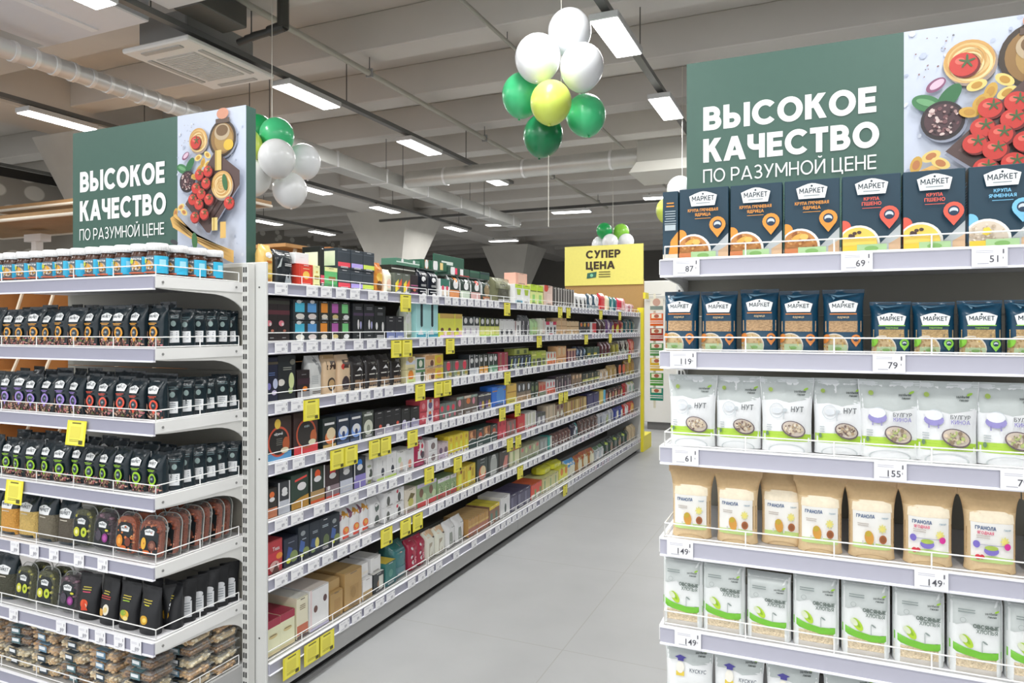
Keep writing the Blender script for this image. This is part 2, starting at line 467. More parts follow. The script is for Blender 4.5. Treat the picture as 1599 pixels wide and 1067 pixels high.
# ------------------------------------------------------------------ setting: floor, ceiling with beams, walls, columns
def plain(name, rough, c1, c2, kind, **k):
    """procedural material with its own colours for large surfaces"""
    m = bpy.data.materials.new(name); m.use_nodes = True
    nt = m.node_tree; p = nt.nodes['Principled BSDF']; p.inputs['Roughness'].default_value = rough
    tc = nt.nodes.new('ShaderNodeTexCoord'); N = nt.nodes.new; L = nt.links.new
    mp = N('ShaderNodeMapping'); L(tc.outputs['Object'], mp.inputs['Vector'])
    cr = N('ShaderNodeMix'); cr.data_type = 'RGBA'
    cr.inputs['A'].default_value = (*lin(c1), 1); cr.inputs['B'].default_value = (*lin(c2), 1)
    if kind == 'tile':
        mp.inputs['Location'].default_value = k['off']
        br = N('ShaderNodeTexBrick'); br.offset = 0.0
        br.inputs['Color1'].default_value = br.inputs['Color2'].default_value = (0, 0, 0, 1); br.inputs['Mortar'].default_value = (1, 1, 1, 1)
        br.inputs['Scale'].default_value = 1.0; br.inputs['Mortar Size'].default_value = 0.003; br.inputs['Brick Width'].default_value = 1.2; br.inputs['Row Height'].default_value = 1.2
        L(mp.outputs['Vector'], br.inputs['Vector'])
        n = N('ShaderNodeTexNoise'); n.inputs['Scale'].default_value = 3.5; n.inputs['Detail'].default_value = 5; L(tc.outputs['Object'], n.inputs['Vector'])
        L(n.outputs['Fac'], cr.inputs['Factor'])
        mj = N('ShaderNodeMix'); mj.data_type = 'RGBA'; mj.inputs['B'].default_value = (*lin('9c9b98'), 1)
        L(cr.outputs['Result'], mj.inputs['A']); L(br.outputs['Color'], mj.inputs['Factor']); L(mj.outputs['Result'], p.inputs['Base Color'])
    elif kind == 'leaf':
        mp.inputs['Scale'].default_value = (1, 2.2, 3.0)
        v = N('ShaderNodeTexVoronoi'); v.inputs['Scale'].default_value = 1.15; L(mp.outputs['Vector'], v.inputs['Vector'])
        r = N('ShaderNodeMapRange'); r.inputs['From Min'].default_value = 0.36; r.inputs['From Max'].default_value = 0.42
        L(v.outputs['Distance'], r.inputs['Value']); L(r.outputs['Result'], cr.inputs['Factor']); L(cr.outputs['Result'], p.inputs['Base Color'])
    else:
        n = N('ShaderNodeTexNoise'); n.inputs['Scale'].default_value = k.get('scale', 1.5); n.inputs['Detail'].default_value = 4
        L(mp.outputs['Vector'], n.inputs['Vector']); L(n.outputs['Fac'], cr.inputs['Factor']); L(cr.outputs['Result'], p.inputs['Base Color'])
    return m
MAT['floor'] = plain('grey_floor_tile', 0.42, 'a1a2a3', 'aeafb0', 'tile', off=(1.17, 0.3, 0))
MAT['ceil'] = plain('ceiling_paint', 0.9, 'cbc7c1', 'd8d4ce', 'noise')
MAT['leaf'] = plain('leaf_wallpaper', 0.8, 'cfccc4', '96928a', 'leaf')
MAT['wallp'] = plain('dim_wall_paint', 0.9, '777570', '8a8782', 'noise')

b = B(); b.box(-16, -6, -0.1, 10, 28, 0, 'fff', 'floor'); struct('floor', b)
b = B(); b.box(-16, -6, 5.0, 10, 28, 5.15, 'fff', 'ceil'); struct('ceiling', b)
for k in range(-4, 15):
    y = 6.33 + 1.46 * k
    b = B(); b.bbox(-16, y, 4.6, 10, y + 0.35, 5.0, 0.01, 'fff', 'ceil'); struct('ceiling_beam', b)
for x in (-9.75, -0.2 + 9.0):
    b = B(); b.bbox(x - 0.45, -6, 4.4, x + 0.45, 28, 5.0, 0.01, 'fff', 'ceil'); struct('ceiling_beam', b)
b = B(); b.box(-16, 28, 0, 10, 28.15, 5.0, 'fff', 'wallp'); struct('wall_back', b)
b = B(); b.box(-16.15, -6, 0, -16, 28, 5.0, 'fff', 'leaf'); struct('wall_left', b)
b = B(); b.box(10, -6, 0, 10.15, 28, 5.0, 'fff', 'wallp'); struct('wall_right', b)
for y in (7.5, 15.0, 22.5):
    b = B()
    for (z0, r0, z1, r1) in ((0, 0.3, 2.7, 0.3), (2.7, 0.3, 4.4, 0.86)):
        v = [(-9.75 + sx * r, y + sy * r, z) for z, r in ((z0, r0), (z1, r1)) for sx, sy in ((-1, -1), (1, -1), (1, 1), (-1, 1))]
        b.add(v, [(0, 1, 5, 4), (1, 2, 6, 5), (2, 3, 7, 6), (3, 0, 4, 7), (0, 3, 2, 1), (4, 5, 6, 7)], 'cfccc4', 'concrete')
    struct('column', b)

# ------------------------------------------------------------------ ceiling equipment: lamps, trays, ducts, cassettes
def beams_at(a, e):
    """middles of every second ceiling beam between a and e"""
    return [6.505 + 1.46 * k for k in range(-4, 15, 2) if a < 6.505 + 1.46 * k < e]
def lamp_proto():
    b = B(); b.bbox(-0.12, -0.41, 0.0, 0.12, 0.41, 0.055, 0.006, 'd8d8d8', 'steel')
    g = B(); g.bbox(-0.108, -0.395, -0.008, 0.108, 0.395, 0.004, 0.003, 'fff', 'glow')
    cl = []
    for y in (-0.3, 0.3):
        h = B(); h.box(-0.012, y - 0.012, 0.05, 0.012, y + 0.012, 0.09, '777', 'steel'); cl.append(('clamp', h.done('clamp'), []))
    return Proto('ceiling_light', b.done('ceiling_light'), [('diffuser', g.done('diffuser'), [])] + cl)
LP = lamp_proto()
area = bpy.data.lights.new('lamp_light', 'AREA'); area.shape = 'RECTANGLE'; area.size = 0.22; area.size_y = 0.8; area.energy = LAMP_POWER; area.color = (1.0, 1.0, 0.985)
area2 = area.copy(); area2.energy = LAMP_POWER * 1.45
LN = 0
ROWS = {'over the near aisle': (-1.54, [-4.55, -2.5, -0.45, 1.6, 3.65, 5.69, 7.74, 10.3, 12.1, 14.3, 16.5, 18.7, 20.9, 23.1]), 'over the dried fruit stand': (-4.88, [-1.3, 0.95, 3.2, 5.85, 8.09, 10.35]),  # near aisle's farthest lamps added out of view to light the hall
        'over the far aisle': (-8.1, [0.8, 3.1, 5.37, 7.6, 9.85, 12.07, 15.1]), 'beside the bakery wall': (-11.55, [1.0, 3.3, 5.6, 7.9, 10.2, 12.45, 14.4]), 'added to brighten the cereal stand': (0.75, [-4.55, -2.5, -0.45, 1.6]), 'added to light the hall behind the cereal stand': (3.2, [6.0, 9.0, 12.0, 15.0, 18.0, 21.0, 24.0])}  # last two rows added unseen, to brighten the cereal stand and far hall
def put_lamp(x, y, rz, label, group, light=area):
    o = place(LP, (x, y, 4.0), rz, label, 'ceiling light', group)
    l = bpy.data.objects.new('lamp_light', light); COL.objects.link(l); l.location = (0, 0, -0.02); l.parent = o
for nm, (x, ys) in ROWS.items():
    for i, y in enumerate(ys):
        put_lamp(x, y, 0, 'white strip lamp %s, %s along its track' % (nm, ordinal(i + 1)), 'strip lamps ' + nm, area2 if x == -1.54 else area)
    b = B(); b.box(x - 0.035, ys[0] - 1, 4.09, x + 0.035, ys[-1] + 0.8, 4.14, '6e6e6c', 'steel')
    for y in beams_at(ys[0] - 1, ys[-1] + 0.8):
        b.tube((x, y, 4.14), (x, y, 4.6), 0.006, '55524e', 'steel', 6)
    tag(link('cable_tray', b.done('cable_tray')), 'grey cable tray carrying the strip lamps ' + nm, 'cable tray')
for i, (x, y) in enumerate(((-4.72, 13.85), (-6.75, 14.9), (-8.0, 17.7), (-2.6, 13.0))):
    put_lamp(x, y, PI / 2 + 0.1, 'white strip lamp set crosswise far behind the gondola, %s of four' % ORD[i + 1], 'crosswise strip lamps')
b = B(); b.box(-9.5, 13.9, 4.1, -1, 13.97, 4.15, '5d5d5b', 'steel'); tag(link('cable_tray', b.done('cable_tray')), 'dark cable tray running crosswise at the far end of the hall', 'cable tray')

def ribbed(b, axis, a, e, c, z, r, col, step, mat='zinc'):
    """round duct with raised straps"""
    P = (lambda t: (c, t, z)) if axis == 'y' else (lambda t: (t, c, z))
    b.tube(P(a), P(e), r, col, mat, 20)
    for t in np.arange(a + step / 2, e, step):
        b.tube(P(t), P(t + 0.035), r + 0.008, 'f0f0f0', mat, 20)
b = B(); ribbed(b, 'y', -1, 6.6, -6.15, 3.9, 0.08, 'dededd', 0.17); b.bbox(-6.29, 6.6, 3.8, -6.01, 14.2, 4.0, 0.01, 'd6d6d2', 'zinc')
for y in np.arange(6.6, 14.2, 1.2): b.bbox(-6.3, y, 3.79, -6.0, y + 0.04, 4.01, 0.004, 'eee', 'zinc')
h = B()
for y in beams_at(4.2, 14): h.tube((-6.305, y, 3.8), (-6.305, y, 4.6), 0.005, '555', 'steel', 6); h.tube((-5.995, y, 3.8), (-5.995, y, 4.6), 0.005, '555', 'steel', 6)
o = tag(link('air_duct', b.done('air_duct')), 'long silver round air duct with straps running along the hall', 'air duct'); link('hanger', h.done('hanger'), o)
b = B(); ribbed(b, 'x', -5.9, -2.2, 9.45, 3.92, 0.13, 'cfcfca', 1.3)
o = tag(link('air_duct', b.done('air_duct')), 'pale round air duct crossing behind the balloon bunch', 'air duct')
h = B(); h.bbox(-2.2, 9.1, 3.75, -1.25, 9.8, 4.06, 0.01, 'b9b7ae', 'steel'); h.prism([(-2.28, 3.62), (-1.18, 3.62), (-1.26, 3.75), (-2.18, 3.75)], 'y', 9.0, 9.9, 'd5d3ca', 'steel')
link('plenum_box', h.done('plenum_box'), o)
b = B(); b.bbox(-6.3, 2.6, 4.1, -5.02, 4.08, 4.3, 0.01, 'e9e9ee', 'steel'); b.bbox(-4.8, 2.6, 4.16, -3.5, 4.08, 4.3, 0.01, 'e4e4e6', 'steel')
b.box(-5.6, 2.9, 4.085, -5.52, 4.0, 4.1, 'f6f6f8', 'steel')
tag(link('flat_air_duct', b.done('flat_air_duct')), 'flat white rectangular air duct under the ceiling above the left sign', 'air duct')
# air conditioner cassette: body, panel, grille, slots
b = B(); b.bbox(-5.5, 4.36, 4.03, -4.93, 5.14, 4.32, 0.01, '9a9a98', 'steel')
p = B(); p.bbox(-5.56, 4.24, 3.985, -4.78, 5.26, 4.03, 0.012, 'ecebe8', 'steel')
g = B(); g.box(-5.4, 4.46, 3.978, -4.95, 5.04, 3.99, 'c9c8c4', 'steel')
for y in np.arange(4.48, 5.03, 0.03): g.box(-5.39, y, 3.972, -4.96, y + 0.012, 3.98, 'd8d7d3', 'steel')
sl = B()
for x0, y0, x1, y1 in ((-5.5, 4.45, -5.45, 5.05), (-4.89, 4.45, -4.84, 5.05), (-5.4, 4.3, -4.94, 4.35), (-5.4, 5.15, -4.94, 5.2)):
    sl.box(x0, y0, 3.976, x1, y1, 3.99, 'b4b3b0', 'steel')
h = B()
for x, y in ((-5.4, 4.4), (-4.92, 4.4), (-5.4, 5.1), (-4.92, 5.1)): h.tube((x, y, 4.3), (x, y, 5), 0.006, '555', 'steel', 6)
o = tag(link('air_conditioner', b.done('air_conditioner')), 'white square ceiling cassette air conditioner with grey grille', 'air conditioner')
pp = link('panel', p.done('panel'), o); link('grille', g.done('grille'), pp); link('air_slot', sl.done('air_slot'), pp); link('hanger', h.done('hanger'), o)
# pale pipe, dark pipes next to the cassette
b = B(); b.tube((-4.57, -1, 4.42), (-4.57, 16, 4.42), 0.032, 'b5b2a6', 'steel', 12)
for y in beams_at(-1, 16): b.tube((-4.57, y, 4.42), (-4.57, y, 4.6), 0.006, '666', 'steel', 6); b.box(-4.61, y - 0.015, 4.38, -4.53, y + 0.015, 4.47, '999', 'steel')
tag(link('sprinkler_pipe', b.done('sprinkler_pipe')), 'pale sprinkler pipe running lengthwise under the ceiling beams', 'pipe')
b = B(); b.tube((-2.9, -1, 4.5), (-2.9, 20, 4.5), 0.02, 'a5a297', 'steel', 10)
for y in beams_at(-1, 20): b.tube((-2.9, y, 4.5), (-2.9, y, 4.6), 0.005, '666', 'steel', 6)
tag(link('sprinkler_pipe', b.done('sprinkler_pipe')), 'thin pale pipe running lengthwise behind the large balloon bunch', 'pipe')
b = B()
for dx in (0, 0.09, 0.16):
    b.tube((-4.7 + dx, 4.72, 4.12 + dx * 0.2), (-4.35 + dx, 4.72, 4.16), 0.03, '3a3936', 'steel', 10)
b.tube((-4.2, 4.72, 4.16), (-4.2, 4.72, 4.99), 0.05, '45443e', 'steel', 10); b.tube((-4.35, 4.72, 4.16), (-4.18, 4.72, 4.18), 0.045, '3a3936', 'steel', 10)
tag(link('drain_pipe', b.done('drain_pipe')), 'dark bundled pipes rising from the ceiling cassette to the slab', 'pipe')
b = B(); b.bbox(-4.78, 4.1, 4.17, -4.5, 4.62, 4.36, 0.01, '6b6a66', 'zinc')
tag(link('cable_duct', b.done('cable_duct')), 'short dark grey cable duct right of the ceiling cassette', 'cable duct')
# smoke detectors
for x, y, t in ((-2.8, 5.75, 'white smoke detector between two ceiling beams'),):
    b = B(); b.lathe([(0.05, 5.0), (0.055, 4.98), (0.05, 4.95), (0.03, 4.94)], 'e8e6e0', 'steel', cx=x, cy=y)
    tag(link('smoke_detector', b.done('smoke_detector')), t, 'smoke detector')

# ------------------------------------------------------------------ left background: bakery corner
b = B(); b.box(-11.03, 3.5, 3.82, -10.93, 9.2, 3.95, '2b2a28', 'matte'); b.box(-11.02, 3.5, 0.0, -10.95, 9.2, 3.82, 'fff', 'leaf')
o = link('wall_partition', b.done('wall_partition')); o['kind'] = 'structure'
def slab(pts, z0, z1, name, lab, edge):
    b = B(); b.prism(pts, 'z', z0, z1, 'a38058', 'wood')
    e = B()
    for i in range(len(pts)):
        p, q = pts[i], pts[(i + 1) % len(pts)]
        e.tube((*p, z0), (*q, z0), 0.02, edge, 'steel', 6)
    o = tag(link(name, b.done(name)), lab, 'wooden canopy'); link('edge_strip', e.done('edge_strip'), o)
slab([(-10.5, 6.0), (-6.6, 6.0), (-6.6, 7.2), (-10.5, 7.2)], 3.2, 3.26, 'wooden_canopy', 'upper wooden canopy with pale edges behind the left sign', 'e8e0d2')
slab([(-10.2, 5.0), (-5.9, 5.0), (-5.9, 6.0), (-10.2, 6.0)], 2.82, 2.88, 'wooden_canopy', 'lower wooden canopy with pale edges behind the left sign', 'e8e0d2')
b = B(); b.box(-8.96, 5.6, 0, -8.87, 5.69, 2.72, 'f2f0ee', 'steel'); b.box(-9.07, 5.58, 2.67, -8.75, 5.71, 2.76, 'f2f0ee', 'steel')
tag(link('white_post', b.done('white_post')), 'white T-shaped post standing behind the row of jars', 'post')
b = B(); b.tube((-6.35, 4.4, 1.9), (-6.0, 4.4, 2.32), 0.03, 'd9a78a', 'wood', 8); b.tube((-6.0, 4.4, 2.32), (-5.3, 4.4, 2.34), 0.02, 'e3d3c0', 'wood', 8)
b.tube((-6.35, 4.4, 0), (-6.35, 4.4, 1.9), 0.03, 'd9a78a', 'wood', 8)
tag(link('wooden_stand', b.done('wooden_stand')), 'bent pale wooden stand beside the white T-shaped post', 'stand')
b = B()   # bread rack: back, sides, shelves, slanted dividers
b.box(-9.0, 5.35, 0.0, -4.2, 5.4, 2.36, 'b07a45', 'wood')
sh = B()
for z in (0.1, 0.6, 1.1, 1.6, 2.3): sh.box(-9.0, 4.75, z, -4.2, 5.35, z + 0.03, 'c69158', 'wood')
o = tag(link('bread_rack', b.done('bread_rack')), 'wooden bread rack with pale-edged dividers behind the left stand', 'rack'); link('shelf', sh.done('shelf'), o)
for x in np.arange(-8.95, -4.1, 0.52):
    dv = B()
    for z, q in ((0.13, 0.47), (0.63, 0.47), (1.13, 0.47), (1.63, 0.67)):
        dv.prism([(4.75, z), (5.35, z), (5.35, z + q), (4.95, z + q)], 'x', x, x + 0.025, 'c08850', 'wood'); dv.prism([(4.73, z), (4.75, z), (4.95, z + q), (4.93, z + q)], 'x', x - 0.002, x + 0.027, 'efe0c8', 'wood')
    link('divider', dv.done('divider'), o)

# ------------------------------------------------------------------ shelving
SHELF_W = 'd9d9dc'
def rail_mesh(W, col='bcbcca'):
    b = B()
    b.box(0, -0.006, -0.043, W, 0.002, 0.0, col, 'rail')
    b.prism([(-0.006, -0.002), (-0.011, 0.0), (-0.011, 0.003), (0.003, 0.003), (0.003, -0.002)], 'x', 0, W, 'f3f3f8', 'rail')
    b.prism([(-0.006, -0.043), (-0.010, -0.045), (-0.010, -0.049), (0.003, -0.049), (0.003, -0.043)], 'x', 0, W, 'eeeef4', 'rail')
    return b
def guard_mesh(W, D, sides, hh=0.042, r=0.0021):
    b = B(); y = 0.012; c = 'f4f4f2'
    b.tube((0.01, y, hh), (W - 0.01, y, hh), r, c, 'steel', 6); b.tube((0.01, y, 0.006), (W - 0.01, y, 0.006), r, c, 'steel', 6)
    n = max(2, int(W / 0.22))
    for i in range(n + 1):
        x = 0.01 + (W - 0.02) * i / n; b.tube((x, y, 0.0), (x, y, hh), r, c, 'steel', 6)
    for x in ([0.01] if 'l' in sides else []) + ([W - 0.01] if 'r' in sides else []):
        b.tube((x, y, hh), (x, D - 0.04, hh), r, c, 'steel', 6); b.tube((x, y, 0.006), (x, D - 0.04, 0.006), r, c, 'steel', 6)
        for t in (0.0, 0.5, 1.0): b.tube((x, y + (D - 0.052) * t, 0), (x, y + (D - 0.052) * t, hh), r, c, 'steel', 6)
    return b
def bracket_mesh(D, x, deep=0.15):
    b = B()
    q = [(0.0, 0.0), (0.0, -0.042), (D * 0.12, -0.046), (D * 0.55, -0.052)]
    q += [(D * (0.55 + 0.42 * math.sin(a)), -0.052 - (deep - 0.052) * (1 - math.cos(a))) for a in np.linspace(0.15, PI / 2, 8)]
    q += [(D - 0.002, -deep), (D - 0.002, 0.0)]
    b.prism(q, 'x', x - 0.003, x + 0.003, 'dcdcd8', 'steel')
    return b
def side_art(b, x, D):
    b.box(x - 0.005, 0.0, -0.04, x + 0.005, D - 0.03, 0.002, 'ececea', 'steel')
    for y in (0.03, D * 0.85): b.tube((x - 0.007, y, -0.02), (x + 0.007, y, -0.02), 0.005, '8a8a88', 'steel', 8)
def upright_mesh(h, side):
    b = B(); b.bbox(-0.016, -0.02, 0, 0.016, 0.02, h, 0.002, 'd4d4d0', 'steel')
    for i in range(int(h / 0.04)):
        z = 0.03 + 0.04 * i
        b.box(-0.009, -0.0215, z, -0.002, -0.0195, z + 0.022, '3c3c3c', 'matte'); b.box(0.003, -0.0215, z, 0.010, -0.0195, z + 0.022, '3c3c3c', 'matte')
    return b
def shelving(label, loc, rz, W, D, levels, H, sides='', base=0.2, upr=(True, True), panel='98958a', brackets=True, kick='1c1c1c', rail='bcbcca'):
    root = empty('shelving_unit', loc, rz, label, 'shelving')
    b = B(); n = int(H / 0.26) + 1
    for i in range(n):
        z0 = 0.1 + (H - 0.1) * i / n; z1 = 0.1 + (H - 0.1) * (i + 1) / n
        b.bbox(0.0, D, z0 + 0.001, W, D + 0.012, z1 - 0.001, 0.002, panel, 'steel')
    link('back_panel', b.done('back_panel'), root)
    for i, x in enumerate((-0.016, W + 0.016)):
        if upr[i]:
            o = link('upright', upright_mesh(H + 0.01, i).done('upright'), root); o.location = (x, D - 0.012, 0)
    sm = B(); sm.box(0.002, 0.002, -0.03, W - 0.002, D - 0.002, 0.0, SHELF_W, 'steel'); sm = sm.done('shelf')
    rm = rail_mesh(W, rail).done('price_rail'); gm = guard_mesh(W, D, sides).done('wire_guard')
    bl = bracket_mesh(D, 0.001); br = bracket_mesh(D, W - 0.001)
    if 'l' in sides: side_art(bl, 0.001, D)
    if 'r' in sides: side_art(br, W - 0.001, D)
    bl = bl.done('bracket'); br = br.done('bracket')
    for z in levels:
        s = link('shelf', sm, root); s.location = (0, 0, z)
        link('price_rail', rm, s); link('wire_guard', gm, s)
        if brackets:
            if upr[0]: link('bracket', bl, s)
            link('bracket', br, s)
    b = B(); b.bbox(0.0, -0.005, 0.052, W, D, base, 0.003, 'b2b2b1', 'steel'); o = link('base_deck', b.done('base_deck'), root)
    b = B(); b.box(0.0, 0.045, 0.0, W, D - 0.02, 0.052, kick, 'matte'); link('plinth', b.done('plinth'), root)
    b = rail_mesh(W, rail); o2 = link('price_rail', b.done('price_rail'), o); o2.location = (0, -0.006, base)
    o3 = link('wire_guard', gm, o); o3.location = (0, 0, base)
    return root
LEV = (1.787, 1.524, 1.257, 0.984, 0.734, 0.46)
LX0, LX1, LY, ED = -3.34, -2.2, 1.81, 0.45
RX0, RX1, RY = -0.425, 0.72, 2.05
shelving('open end stand of dried fruit and nuts under the left sign', (LX0, LY, 0), 0, LX1 - LX0, ED, LEV, 1.86, sides='r', upr=(False, True), rail='a3a3b4')
shelving('open end stand of cereals and pulses under the right sign', (RX0, RY, 0), 0, RX1 - RX0, ED, (1.795, 1.531, 1.254, 0.988, 0.732, 0.47), 1.86, sides='lr', panel='8f8c80')
GX, GY, GW = -2.12, 2.288, 1.33
GLEV = (1.788, 1.537, 1.28, 1.025, 0.783, 0.541)
BAY = ('nearest the left sign', 'second from the left sign', 'in the middle of the long aisle row', 'second from the yellow post', 'beside the yellow post')
for k in range(5):
    r = shelving('white shelving bay of coffee and tea ' + BAY[k], (GX, GY + GW * k, 0), PI / 2, GW, 0.43, GLEV, 1.86, base=0.19, upr=(False, False), panel='55524c', brackets=False, rail='b0b0c0')
    if k == 0:
        b = B(); b.bbox(-0.014, -0.006, 0.0, -0.001, 0.445, 1.876, 0.002, 'd5d6d3', 'steel')
        for z in (0.3, 1.05, 1.77): b.tube((-0.0155, 0.03, z), (-0.012, 0.03, z), 0.004, '444', 'matte', 8)
        link('end_panel', b.done('end_panel'), r, 'pale grey end panel')
    if k == 4:
        b = B(); b.bbox(GW + 0.002, -0.006, 0.0, GW + 0.022, 0.445, 1.8, 0.002, 'c9cac8', 'steel'); link('end_panel', b.done('end_panel'), r)
YE = GY + 5 * GW
b = B(); b.bbox(-2.16, YE + 0.03, 0, -2.08, YE + 0.09, 1.86, 0.003, 'f0e032', 'steel'); b.bbox(-2.6, YE + 0.09, 0, -2.08, YE + 0.5, 0.2, 0.004, 'e8da30', 'steel')
sl = B()
for i in range(44): sl.box(-2.15, YE + 0.028, 0.08 + i * 0.04, -2.135, YE + 0.031, 0.1 + i * 0.04, '8a7d18', 'matte')
o = tag(link('yellow_post', b.done('yellow_post')), 'yellow slotted upright at the far end of the aisle', 'post'); link('slot', sl.done('slot'), o)

# ------------------------------------------------------------------ signs
def sign(name, label, x0, y, z0, z1, wt, wp, rows, cap, u0, fw):
    h = z1 - z0
    root = empty(name, (x0, y, z0), 0, label, 'sign', 'price quality signs')
    b = B(); b.bbox(0, 0.002, 0, wt + wp, 0.06, h, 0.002, '3c5c52', 'card'); link('sign_box', b.done('sign_box'), root)
    b = B(); b.box(0, -0.001, 0, wt, 0.002, h, '3f6055', 'card')
    A = Art(b, lambda u, v, l: (wt / 2 + u, -0.001 - l, v), wt, h, 'card', smooth=False, cell=9)
    A.text('ВЫСОКОЕ', u0, rows[0], cap, 'f2f5f2', 0.047, None, 'l', fit=fw); A.text('КАЧЕСТВО', u0, rows[1], cap, 'f2f5f2', 0.047, None, 'l', fit=fw * 1.015)
    A.text('ПО РАЗУМНОЙ ЦЕНЕ', u0, rows[2], cap * 0.56, 'f2f5f2', 0.004, None, 'l', fit=fw)
    link('text_panel', b.done('text_panel'), root)
    b = B(); b.box(wt, -0.001, 0, wt + wp, 0.002, h, 'c3cbdc', 'card')
    A = Art(b, lambda u, v, l: (wt + wp / 2 + u, -0.001 - l, v), wp, h, 'card', smooth=False, cell=9)
    food(A)
    link('picture_panel', b.done('picture_panel'), root)
def tomato(A, u, v, r):
    A.ell(u + 0.01, v - 0.006, r * 1.04, r, '6d1d1c'); A.ell(u, v, r, r * 0.95, 'c23a32'); A.ell(u - r * 0.25, v + r * 0.22, r * 0.35, r * 0.28, 'dc6a5c')
    for k in range(5):
        a = k * 1.256 + 0.3; A.ell(u + 0.018 + math.cos(a) * r * 0.3, v + 0.012 + math.sin(a) * r * 0.2, r * 0.32, r * 0.09, '47623a', rot=a); A.l -= A.step * 0.8
def nest(A, u, v, r):
    A.ell(u + 0.012, v - 0.01, r, r, '9a8a80'); A.ell(u, v, r, r * 0.95, 'd9b67a')
    for k in range(7):
        q = 1 - k * 0.13; A.ell(u + 0.01 * math.sin(k * 2), v + 0.01 * math.cos(k * 3), r * q * 0.97, r * q * 0.9, ('c79a58', 'e6cb96')[k % 2], inner=0.86)
def food(A):
    A.specks(0.5, 0.5, 0.5, 0.8, 60, ['b3bccf', 'd2d8e4', 'aab4c8'], 0.018, 3, True); A.specks(0.2, 0.85, 0.14, 0.2, 20, ['77757a', '8d6f70'], 0.006, 4)
    A.ell(0.70, 0.80, 0.2, 0.205, '8a8f9d'); A.ell(0.69, 0.81, 0.195, 0.2, '3d3228'); A.ell(0.69, 0.81, 0.165, 0.17, '8c6b3e'); A.ell(0.71, 0.80, 0.13, 0.13, 'a98850'); A.ell(0.78, 0.765, 0.07, 0.06, 'd6b23e')
    A.ell(0.69, 0.85, 0.11, 0.09, 'b5a285'); A.ell(0.69, 0.86, 0.085, 0.06, '6f5538'); A.rect(0.6, 0.905, 0.80, 0.935, '5a4a40'); A.ell(0.70, 0.965, 0.085, 0.06, 'c98e74')
    nest(A, 0.345, 0.815, 0.135); tomato(A, 0.315, 0.805, 0.075)
    A.ell(0.17, 0.725, 0.06, 0.035, '84506f', rot=0.6); A.ell(0.175, 0.728, 0.045, 0.022, 'd3b6c8', rot=0.6)
    A.ell(0.12, 0.645, 0.085, 0.05, '3f7a4c', rot=-0.4); A.ell(0.24, 0.665, 0.09, 0.045, '2f6a40', rot=0.9); A.ell(0.12, 0.648, 0.06, 0.02, '6aa070', rot=-0.4)
    A.ell(0.215, 0.55, 0.12, 0.125, '8d93a3'); A.ell(0.205, 0.558, 0.118, 0.12, '2c2426'); A.ell(0.205, 0.56, 0.1, 0.1, '4a3338'); A.specks(0.205, 0.56, 0.09, 0.09, 46, ['a98a86', '6f4a4e', 'd0bdb8', '2e2024'], 0.012, 8)
    for i, (u, v, r) in enumerate(((0.38, 0.70, 0.3), (0.45, 0.665, 1.2), (0.52, 0.71, -0.6), (0.40, 0.625, 0.8), (0.47, 0.59, 2.0), (0.34, 0.58, -0.2), (0.53, 0.65, 0.5), (0.42, 0.55, 1.5), (0.14, 0.395, 0.4), (0.06, 0.36, 1.3), (0.19, 0.36, -0.5), (0.10, 0.30, 0.2))):
        A.ell(u, v, 0.055, 0.032, 'c8a048' if i % 2 else 'e2c878', rot=r); A.ell(u, v, 0.03, 0.02, 'b98c3c' if i < 8 else 'b8794a', rot=r)
    A.poly([(0.21, 0.395), (0.63, 0.70), (0.68, 0.70), (1.0, 0.57), (1.0, 0.49), (0.58, 0.205), (0.53, 0.205)], '8b90a0'); A.poly([(0.215, 0.41), (0.64, 0.715), (0.68, 0.715), (1.0, 0.585), (1.0, 0.50), (0.575, 0.215), (0.53, 0.22)], '55423f')
    for k in range(6): A.poly([(0.28 + k * 0.055, 0.41 - k * 0.026), (0.30 + k * 0.055, 0.40 - k * 0.026), (0.60 + k * 0.055, 0.60 - k * 0.026), (0.58 + k * 0.055, 0.61 - k * 0.026)], ('6a5350', '463533')[k % 2])
    A.rect(0.66, 0.60, 0.75, 0.725, 'd6bd72'); A.rect(0.66, 0.60, 0.685, 0.725, 'b3984e')
    nest(A, 0.76, 0.505, 0.15); A.ell(0.81, 0.52, 0.035, 0.09, '3c6a40', rot=0.2)
    for u, v in ((0.44, 0.585), (0.57, 0.60), (0.40, 0.50), (0.55, 0.525), (0.36, 0.43), (0.49, 0.46), (0.46, 0.395), (0.61, 0.42), (0.41, 0.315), (0.55, 0.33)): tomato(A, u, v, 0.062)
    tomato(A, 0.91, 0.385, 0.07)
    A.poly([(0.06, 0.32), (0.14, 0.345), (0.42, 0.20), (0.98, 0.09), (0.98, 0.015), (0.90, 0.03), (0.42, 0.165), (0.10, 0.26)], 'd8ac62')
    for k in range(5): A.poly([(0.09, 0.285 + k * 0.012), (0.42, 0.172 + k * 0.006), (0.97, 0.03 + k * 0.013), (0.42, 0.176 + k * 0.006)], ('eac98a', 'c08e46')[k % 2])
    A.ell(0.43, 0.165, 0.04, 0.09, '3b6b3e', rot=0.1); A.rect(0.68, 0.22, 0.76, 0.30, 'd8c27e'); A.rect(0.80, 0.17, 0.88, 0.27, 'd2ac62'); A.rect(0.70, 0.22, 0.72, 0.30, 'b49a50')
    A.ell(0.13, 0.165, 0.06, 0.025, '3f4246', rot=-0.3); A.ell(0.27, 0.10, 0.04, 0.045, '9a7f86'); A.poly([(0.44, 0.02), (0.66, 0.045), (0.67, 0.10), (0.45, 0.075)], '3f3d47')
sign('hanging_sign', 'green price quality sign with food picture above the dried fruit stand', -3.345, 2.29, 1.862, 2.55, 0.705, 0.40, (0.575, 0.37, 0.235), 0.143, 0.075, 0.815)
